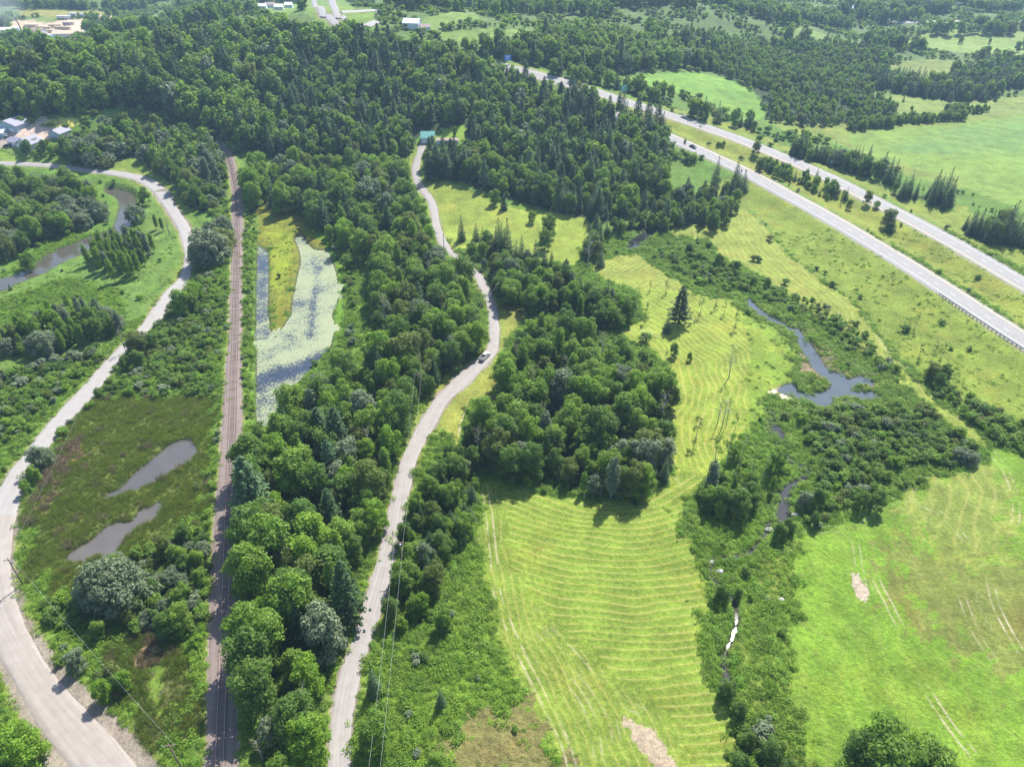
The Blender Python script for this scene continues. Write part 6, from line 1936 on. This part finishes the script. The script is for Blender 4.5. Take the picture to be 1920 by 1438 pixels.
def house(name, cat, label, px, py, w, dp, hw_, rise, rz, wm, rm, ridge='x', wins=(), doors=(), garage=(), chim=False, group=None):
    """w along local x, dp along local y; front face is -y. wins/doors/garage: x offsets on the front"""
    P = unproj([px], [py])[0]
    z = min(TZ(P[0] + a, P[1] + b) for a in (-w / 3, w / 3) for b in (-dp / 4, dp / 4))
    e = empty(name, (P[0], P[1], z), R(rz), label, cat, group)
    y0, y1 = 0.0, dp
    b = MB()
    if ridge == 'x':   # ridge along x: gables at the ends
        b.add([(-w / 2, y0, -.8), (w / 2, y0, -.8), (w / 2, y1, -.8), (-w / 2, y1, -.8), (-w / 2, y0, hw_), (w / 2, y0, hw_), (w / 2, y1, hw_), (-w / 2, y1, hw_), (-w / 2, dp / 2, hw_ + rise), (w / 2, dp / 2, hw_ + rise)],
              [(0, 1, 5, 4), (2, 3, 7, 6), (1, 2, 6, 9, 5), (3, 0, 4, 8, 7)])
        ov = .45; th = .16; k = rise / (dp / 2)
        pr = [(y0 - ov, hw_ - ov * k + .03), (dp / 2, hw_ + rise + .03), (y1 + ov, hw_ - ov * k + .03), (y1 + ov, hw_ - ov * k + .03 + th), (dp / 2, hw_ + rise + .03 + th), (y0 - ov, hw_ - ov * k + .03 + th)]
        V = [(-w / 2 - .4, y, zz) for y, zz in pr] + [(w / 2 + .4, y, zz) for y, zz in pr]
    else:
        b.add([(-w / 2, y0, -.8), (w / 2, y0, -.8), (w / 2, y1, -.8), (-w / 2, y1, -.8), (-w / 2, y0, hw_), (w / 2, y0, hw_), (w / 2, y1, hw_), (-w / 2, y1, hw_), (0, y0, hw_ + rise), (0, y1, hw_ + rise)],
              [(0, 1, 5, 8, 4), (2, 3, 7, 9, 6), (1, 2, 6, 5), (3, 0, 4, 7)])
        ov = .45; th = .16; k = rise / (w / 2)
        pr = [(-w / 2 - ov, hw_ - ov * k + .03), (0, hw_ + rise + .03), (w / 2 + ov, hw_ - ov * k + .03), (w / 2 + ov, hw_ - ov * k + .03 + th), (0, hw_ + rise + .03 + th), (-w / 2 - ov, hw_ - ov * k + .03 + th)]
        V = [(x, y0 - .4, zz) for x, zz in pr] + [(x, y1 + .4, zz) for x, zz in pr]
    F = [tuple(range(6)), tuple(reversed(range(6, 12)))] + [(i, i + 6, (i + 1) % 6 + 6, (i + 1) % 6) for i in range(6)]
    b.build('wall', wm, e)
    rf = MB().add(V, F).build('roof', rm, e)
    if chim: MB().box((w * .2, dp * .5, hw_ + rise + .3), (.6, .6, 1.2)).build('chimney', m_red, rf)
    for x_ in wins:
        f = MB().box((x_, y0 - .03, hw_ * .55), (1.2, .08, 1.3)).build('window', m_gd, e)
        MB().box((x_, y0 - .06, hw_ * .55), (1.0, .08, 1.1)).build('pane', m_wg, f)
    for x_ in doors:
        MB().box((x_, y0 - .04, 1.0), (1.0, .1, 2.1)).build('door', m_pr, e)
    for x_ in garage:
        g = MB().box((x_, y0 - .04, 1.35), (2.9, .08, 2.7)).build('garage_door', m_gd, e)
        for q in range(4):
            MB().box((x_, y0 - .1, .35 + q * .66), (2.7, .04, .58)).build('panel', m_gd, g)
    return e


house('house', 'house', 'small white house with a teal green metal roof at the end of the gravel road', 802, 269, 7.6, 7.0, 3.6, 2.6, 0, m_ww, m_gr, 'x', doors=(2.6,), garage=(-1.6,))
house('mobile_home', 'mobile home', 'long low white mobile home with brown roof half hidden by pines', 839, 271, 12.5, 4.2, 2.7, .5, 0, m_ww, m_br, 'x', wins=(-4, -1, 4), doors=(1.3,))
house('garage', 'garage', 'large blue grey garage with two white doors at the left edge', 13, 246, 15, 12, 4.3, 2.6, -14, m_bw, m_pr, 'y', garage=(-1.2, 3.6))
house('shed', 'shed', 'pale blue shed with grey roof below the pale hay plot', 103, 259, 8.2, 9, 3.4, 1.8, -16, m_bw, m_pr, 'y')
house('farmhouse', 'house', 'white farmhouse with grey roof beside the village road', 47, 281, 11, 9, 3.8, 2.6, -20, m_ww, m_pr, 'y', wins=(-3, 0.5), chim=False)
house('farmhouse_wing', 'house', 'low white wing left of the farmhouse', 26, 275, 8.5, 7, 2.8, 1.7, -20, m_ww, m_pr, 'x', wins=(-2,), doors=(1.5,))
house('shed', 'shed', 'small pale shed cut by the left edge above the lawn', -2, 259, 6, 6, 3.2, 1.2, 0, m_bw, m_wr, 'x')
house('house', 'house', 'small house with a bright white roof standing on the wooded ridge', 594, 82, 9, 6, 3.2, 2.2, 0, m_br, m_wr, 'x', wins=(-2, 2))
house('barn', 'barn', 'white roofed barn beyond the hill near the far green field', 770, 56, 12, 9, 4.5, 2.4, -12, m_ww, m_wr, 'x')
house('barn', 'barn', 'small white shed with brown roof right of the white roofed barn', 799, 60, 7, 5, 3.0, 1.6, 20, m_ww, m_br, 'x')
house('house', 'house', 'left one of two long white buildings before the far woods', 1573, 23, 16, 8, 4, 2.2, 0, m_ww, m_wr, 'x', wins=(-5, -1, 3))
house('house', 'house', 'right shorter one of two white buildings before the far woods', 1601, 24, 12, 8, 4, 3, 0, m_ww, m_wr, 'x', wins=(-3, 2))
house('house', 'house', 'white house with grey roof among trees right of the sawmill', 195, 57, 11, 9, 4.5, 2.6, 25, m_ww, m_wr, 'x', wins=(-2, 2))
for px_, py_, w_, lab in ((492, 18, 9, 'small pale house first from the left in the far village'), (507, 15, 11, 'pale house with brown roof second from the left in the far village'), (523, 19, 10, 'pale house third from the left in the far village'), (541, 15, 9, 'small white house at the right end of the far village')):
    house('house', 'house', lab, px_, py_, w_, 8, 3.5, 2.2, w_ * 7 - 60, m_ww, m_br if w_ == 11 else m_wr, 'x', wins=(-2, 2), group='houses of the far village')
house('sawmill_hall', 'sawmill building', 'long sawmill hall with a rust edged white roof at the left edge', 4, 88, 26, 16, 5.5, 2.6, 12, m_ww, m_rust, 'x')
house('sawmill_hall', 'sawmill building', 'low pale sawmill hall right of the lumber piles', 128, 70, 26, 9, 4.2, 2.0, 8, m_ww, m_tan, 'x')
house('sawmill_hall', 'sawmill building', 'bluish sawmill hall behind the tree line', 86, 79, 16, 9, 4.0, 1.6, 0, m_bw, m_steel, 'x')
house('sawmill_hall', 'sawmill building', 'brown roofed mill shed beside the tall chimney', 66, 68, 14, 10, 4.5, 2.0, -10, m_ww, m_br, 'x')
house('sawmill_hall', 'sawmill building', 'flat pale mill shed left of the blue silo', 16, 62, 20, 9, 4.0, 1.4, 5, m_ww, m_wr, 'x')

P = unproj([36], [71])[0]
e = empty('silo', (P[0], P[1], TZ(*P)), 0, 'dark blue steel silo in the sawmill yard', 'silo')
MB().tube([(0, 0, -.5), (0, 0, 8.5)], 2.6, 16).build('tank', m_steel, e, True)
MB().tube([(0, 0, 8.5), (0, 0, 9.8)], [2.7, .4], 16).build('cone_roof', m_wr, e, True)
P = unproj([48], [72])[0]
e = empty('chimney_stack', (P[0], P[1], TZ(*P)), 0, 'tall thin dark chimney leaning over the sawmill yard', 'chimney')
MB().tube([(0, 0, -.5), (-1.6, 0, 9), (-3.4, 0, 19)], [.75, .65, .55], 10).build('shaft', m_pole, e, True)
MB().tube([(-3.4, 0, 18.4), (-3.5, 0, 19.2)], .75, 10).build('rim', m_steel, e, True)
rl = random.Random(9)
for i, (px_, py_, L_, lab) in enumerate([(60, 52, 16, 'long tan lumber pile at the upper left of the mill yard'), (82, 56, 18, 'long tan lumber pile in the middle of the mill yard'), (104, 52, 14, 'tan lumber pile behind the pale mill hall'), (118, 56, 18, 'low tan lumber pile right in the mill yard'),
                                         (96, 62, 14, 'tan lumber pile nearest the brown mill shed'), (130, 47, 12, 'small lumber pile by the pale trailers'), (70, 60, 14, 'lumber pile between chimney and bluish hall'), (148, 62, 10, 'short lumber pile at the right end of the yard')]):
    P = unproj([px_], [py_])[0]
    e = empty('lumber_pile', (P[0], P[1], TZ(*P)), R(rl.uniform(-12, 12)), lab, 'lumber pile', 'lumber piles in the sawmill yard')
    for q in range(3):
        for x_ in range(3):
            MB().box(((x_ - 1) * L_ / 3, 0, .5 + q * 1.05), (L_ / 3 - .4, 3.0 - q * .3, .95), rl.uniform(-.02, .02)).build('board_bundle', m_tan, e)
for px_, py_, lab in [(114, 36, 'white box trailer parked left of the far shed'), (121, 36, 'dark trailer parked in the far trailer row'), (128, 36, 'grey trailer parked at the right of the trailer row'), (138, 31, 'white roofed trailer beside the far field edge'), (157, 32, 'long dark trailer right of the far shed'), (126, 49, 'grey truck trailer in front of the lumber')]:
    P = unproj([px_], [py_])[0]
    e = empty('trailer', (P[0], P[1], TZ(*P)), R(rl.uniform(-30, 30)), lab, 'trailer', 'trailers parked at the mill')
    MB().box((0, 0, 2.2), (7.5, 2.5, 2.7)).build('box_body', rl.choice([m_ww, m_pr, m_wr]), e)
    MB().box((0, 0, .7), (7.2, 1.0, .25)).build('chassis', m_tyre, e)
    for sx in (-2.6, -1.6, 2.6):
        for sy in (-1.05, 1.05):
            MB().tube([(sx, sy - .12, .5), (sx, sy + .12, .5)], .5, 10).build('wheel', m_tyre, e)
# farm vehicles
for px_, py_, col_, hh_, lab in [((14), 276, (0.02, 0.02, 0.025), 1.5, 'black car parked left of the farmhouse'), (12, 256, (.6, .6, .6), .6, 'white car parked in front of the blue grey garage'), (55, 226, (.03, .03, .035), .9, 'dark car parked by the wood behind the garage'), (49, 231, (.58, .58, .56), .4, 'white van like car right behind the garage')]:
    P = unproj([px_], [py_])[0]
    car((P[0], P[1], TZ(*P) + .02), hh_, col_, lab, True)
P = unproj([84], [218])[0]
e = empty('tractor', (P[0], P[1], TZ(*P)), .3, 'small red tractor at the end of the farm track', 'tractor')
MB().box((0, .9, 1.1), (.8, 1.9, .8)).build('bonnet', m_red, e)
MB().box((0, -.7, 1.9), (1.3, 1.3, 1.7), 0, .85).build('cab', m_win, e)
MB().box((0, -.7, 2.8), (1.4, 1.4, .12)).build('roof', m_red, e)
for sx in (-1, 1):
    MB().tube([(sx * .85 - .2, -.8, .8), (sx * .85 + .2, -.8, .8)], .8, 14).build('rear_wheel', m_tyre, e)
    MB().tube([(sx * .7 - .12, 1.4, .45), (sx * .7 + .12, 1.4, .45)], .45, 12).build('front_wheel', m_tyre, e)
# rail fence on the farm lawn
m_fence = plain('old_fence_wood', (.10, .08, .07), .9)
FP = catmull(W([(-20, 277), (5, 281), (25, 289), (40, 295), (52, 297)]), 6)
fz = terrain(FP[:, 0], FP[:, 1])
e = empty('fence', (FP[0, 0], FP[0, 1], float(fz[0])), 0, 'dark rail fence across the farm lawn at the left edge', 'fence')
o0 = Vector((FP[0, 0], FP[0, 1], fz[0]))
for i in range(0, len(FP), 2):
    p = Vector((FP[i, 0], FP[i, 1], fz[i])) - o0
    MB().box(p + Vector((0, 0, .6)), (.18, .18, 1.4)).build('post', m_fence, e)
for zz_ in (.6, 1.1):
    MB().tube([Vector((FP[i, 0], FP[i, 1], fz[i] + zz_)) - o0 for i in range(len(FP))], .07, 4).build('rail', m_fence, e)

# ------------------------------------------------------------------ signs
m_sg = plain('sign_green', (.02, .30, .22), .5, var=.03); m_sb = plain('sign_blue', (.02, .16, .55), .5, var=.03); m_sw = plain('sign_white', (.75, .75, .75), .5, var=.02)
for px_, py_, w_, h_, hp, mt, lift, lab in [(1168, 187, 4.6, 3.6, 3.2, m_sg, 1.5, 'tall green highway sign standing beyond the spruces'), (1559, 312, 3.6, 2.4, 1.2, m_sg, 0, 'green highway sign at the foot of the spruce row'), (952, 127, 4.4, 3.4, 2.2, m_sb, 1, 'blue highway sign where the highway leaves the woods')]:
    P = unproj([px_], [py_])[0]
    e = empty('road_sign', (P[0], P[1], TZ(*P)), 0.25, lab, 'road sign')
    MB().box((0, 0, hp + h_ / 2), (w_, .12, h_)).build('sign_board', mt, e)
    for sg in (-1, 1):
        MB().box((sg * w_ * .3, .16, (hp + h_) / 2 - .3), (.16, .16, hp + h_ - .2)).build('leg', m_galv, e)
    for zz_ in (hp + .1, hp + h_ - .1):
        MB().box((0, -.08, zz_), (w_ - .1, .03, .12)).build('border', m_sw, e)
    for k, zz_ in enumerate((.68, .36)):
        MB().box((-.2 * k, -.08, hp + h_ * zz_), (w_ * (.62 - .15 * k), .03, .34)).build('lettering_bar', m_sw, e)

# ------------------------------------------------------------------ rocks, driftwood, fallen trunks
m_rock = plain('pale_rock', (.36, .345, .32), .8, var=.2, scale=1.5, bump=.5)
m_drift = plain('driftwood', (.40, .36, .31), .9, var=.25)
rk = np.random.default_rng(17)
for px_, py_, s_, lab in [(1350, 1071, .85, 'large white boulder at the bend of the lower brook'), (1335, 1052, .8, 'small pale rock above the white boulder'), (1443, 992, 1.0, 'pale rock where the brook leaves the wide reach'), (1490, 965, .9, 'pale rock on the right bank of the wide reach'), (1436, 1119, .8, 'small white rock among herbs right of the brook'), (1466, 1122, .7, 'smaller white rock in the pale weeds')]:
    P = unproj([px_], [py_])[0]
    d_ = rk.normal(0, 1, (46, 3)); d_ /= np.linalg.norm(d_, axis=1)[:, None]
    d_ *= rk.uniform(.8, 1.08, (46, 1)) * np.array([1.25, .85, .62]) * s_
    import bmesh
    bm = bmesh.new()
    for q in d_: bm.verts.new(q)
    bmesh.ops.convex_hull(bm, input=bm.verts)
    me = bpy.data.meshes.new('boulder'); bm.to_mesh(me); bm.free(); me.materials.append(m_rock)
    o = link(bpy.data.objects.new('boulder', me)); o.location = (P[0], P[1], TZ(*P) + .15 * s_)
    tag(o, lab, 'rock')
LOGS = [(1585, 752, 'left'), (1592, 757, ''), (1600, 755, ''), (1606, 760, ''), (1612, 757, ''), (1620, 762, ''), (1598, 748, ''), (1573, 746, ''), (1580, 758, ''), (1500, 690, ''), (1560, 672, ''), (1568, 668, ''), (1590, 662, ''), (1606, 672, ''), (1616, 668, ''), (1622, 678, ''), (1600, 684, ''), (1630, 700, ''), (1518, 714, '')]
P = unproj([q[0] for q in LOGS], [q[1] for q in LOGS])
for i, q in enumerate(P):
    L_ = rk.uniform(1.6, 4.2); a = rk.uniform(0, 3.14)
    o = MB().tube([(-L_ / 2, 0, 0), (0, rk.uniform(-.2, .2), .06), (L_ / 2, 0, .1)], [.16, .13, .05], 6).build('driftwood_log', m_drift)
    o.location = (q[0], q[1], max(TZ(*q), WLEV['beaver_pond']) + .15); o.rotation_euler = (0, rk.uniform(-.1, .1), a)
    g = 'lower shore of the beaver pond' if i < 9 else 'left bank of the inlet' if i in (9, 18) else 'mud flat above the pond'
    mem = [j for j in range(len(LOGS)) if (('lower shore of the beaver pond' if j < 9 else 'left bank of the inlet' if j in (9, 18) else 'mud flat above the pond') == g)]
    rk_ = sorted(mem, key=lambda j: LOGS[j][0]).index(i)
    tag(o, 'bleached driftwood log, %s from the left on the %s' % (['first', 'second', 'third', 'fourth', 'fifth', 'sixth', 'seventh', 'eighth', 'ninth'][rk_], g), 'log', 'driftwood around the beaver pond')
P = unproj([492], [893])[0]
e = empty('fallen_trunk', (P[0], P[1], TZ(*P) + 1.0), 0, 'pale broken trunk leaning among trees right of the railway', 'dead trunk')
MB().tube([(0, 0, 0), (.5, .8, 3.2), (1.2, 1.5, 7.5)], [.34, .26, .12], 8).build('trunk', m_drift, e, True)
for k in range(5):
    z_ = 3 + k; a = k * 2.2
    MB().tube([(.5 + k * .12, .8 + k * .1, z_), (.5 + math.cos(a) * 1.6, .8 + math.sin(a) * 1.6, z_ + .8)], [.09, .03], 5).build('limb', m_drift, e)

# ------------------------------------------------------------------ air
hz = MB().box((0, 1240, 80), (7600, 3400, 320))
hm, nt, out = newmat('valley_haze')
pv = nt.nodes.new('ShaderNodeVolumePrincipled')
pv.inputs['Color'].default_value = (0.48, 0.72, 1.0, 1)
pv.inputs['Density'].default_value = 0.00014
pv.inputs['Anisotropy'].default_value = 0.2
nt.links.new(pv.outputs[0], out.inputs['Volume'])
o = hz.build('haze', hm)
tag(o, 'thin bluish summer haze over the valley', None, None, 'stuff')

P = unproj([2], [58])[0]
sm, nt, out = newmat('mill_smoke')
pv = nt.nodes.new('ShaderNodeVolumePrincipled')
pv.inputs['Color'].default_value = (0.85, 0.92, 1.0, 1)
pv.inputs['Density'].default_value = 0.006
nt.links.new(pv.outputs[0], out.inputs['Volume'])
V, F = [], []
for j in range(9):
    for i in range(14):
        a, b = 6.2832 * i / 14, math.pi * j / 8
        V.append((38 * math.cos(a) * math.sin(b) * (1 + .2 * math.sin(3 * a)), 30 * math.sin(a) * math.sin(b), 24 * math.cos(b) + 14))
for j in range(8):
    for i in range(14):
        F.append((j * 14 + i, (j + 1) * 14 + i, (j + 1) * 14 + (i + 1) % 14, j * 14 + (i + 1) % 14))
o = MB().add(V, F).build('smoke', sm)
o.location = (P[0] - 10, P[1], TZ(*P) + 12)
tag(o, 'pale blue smoke drifting over the sawmill at the left edge', None, None, 'stuff')
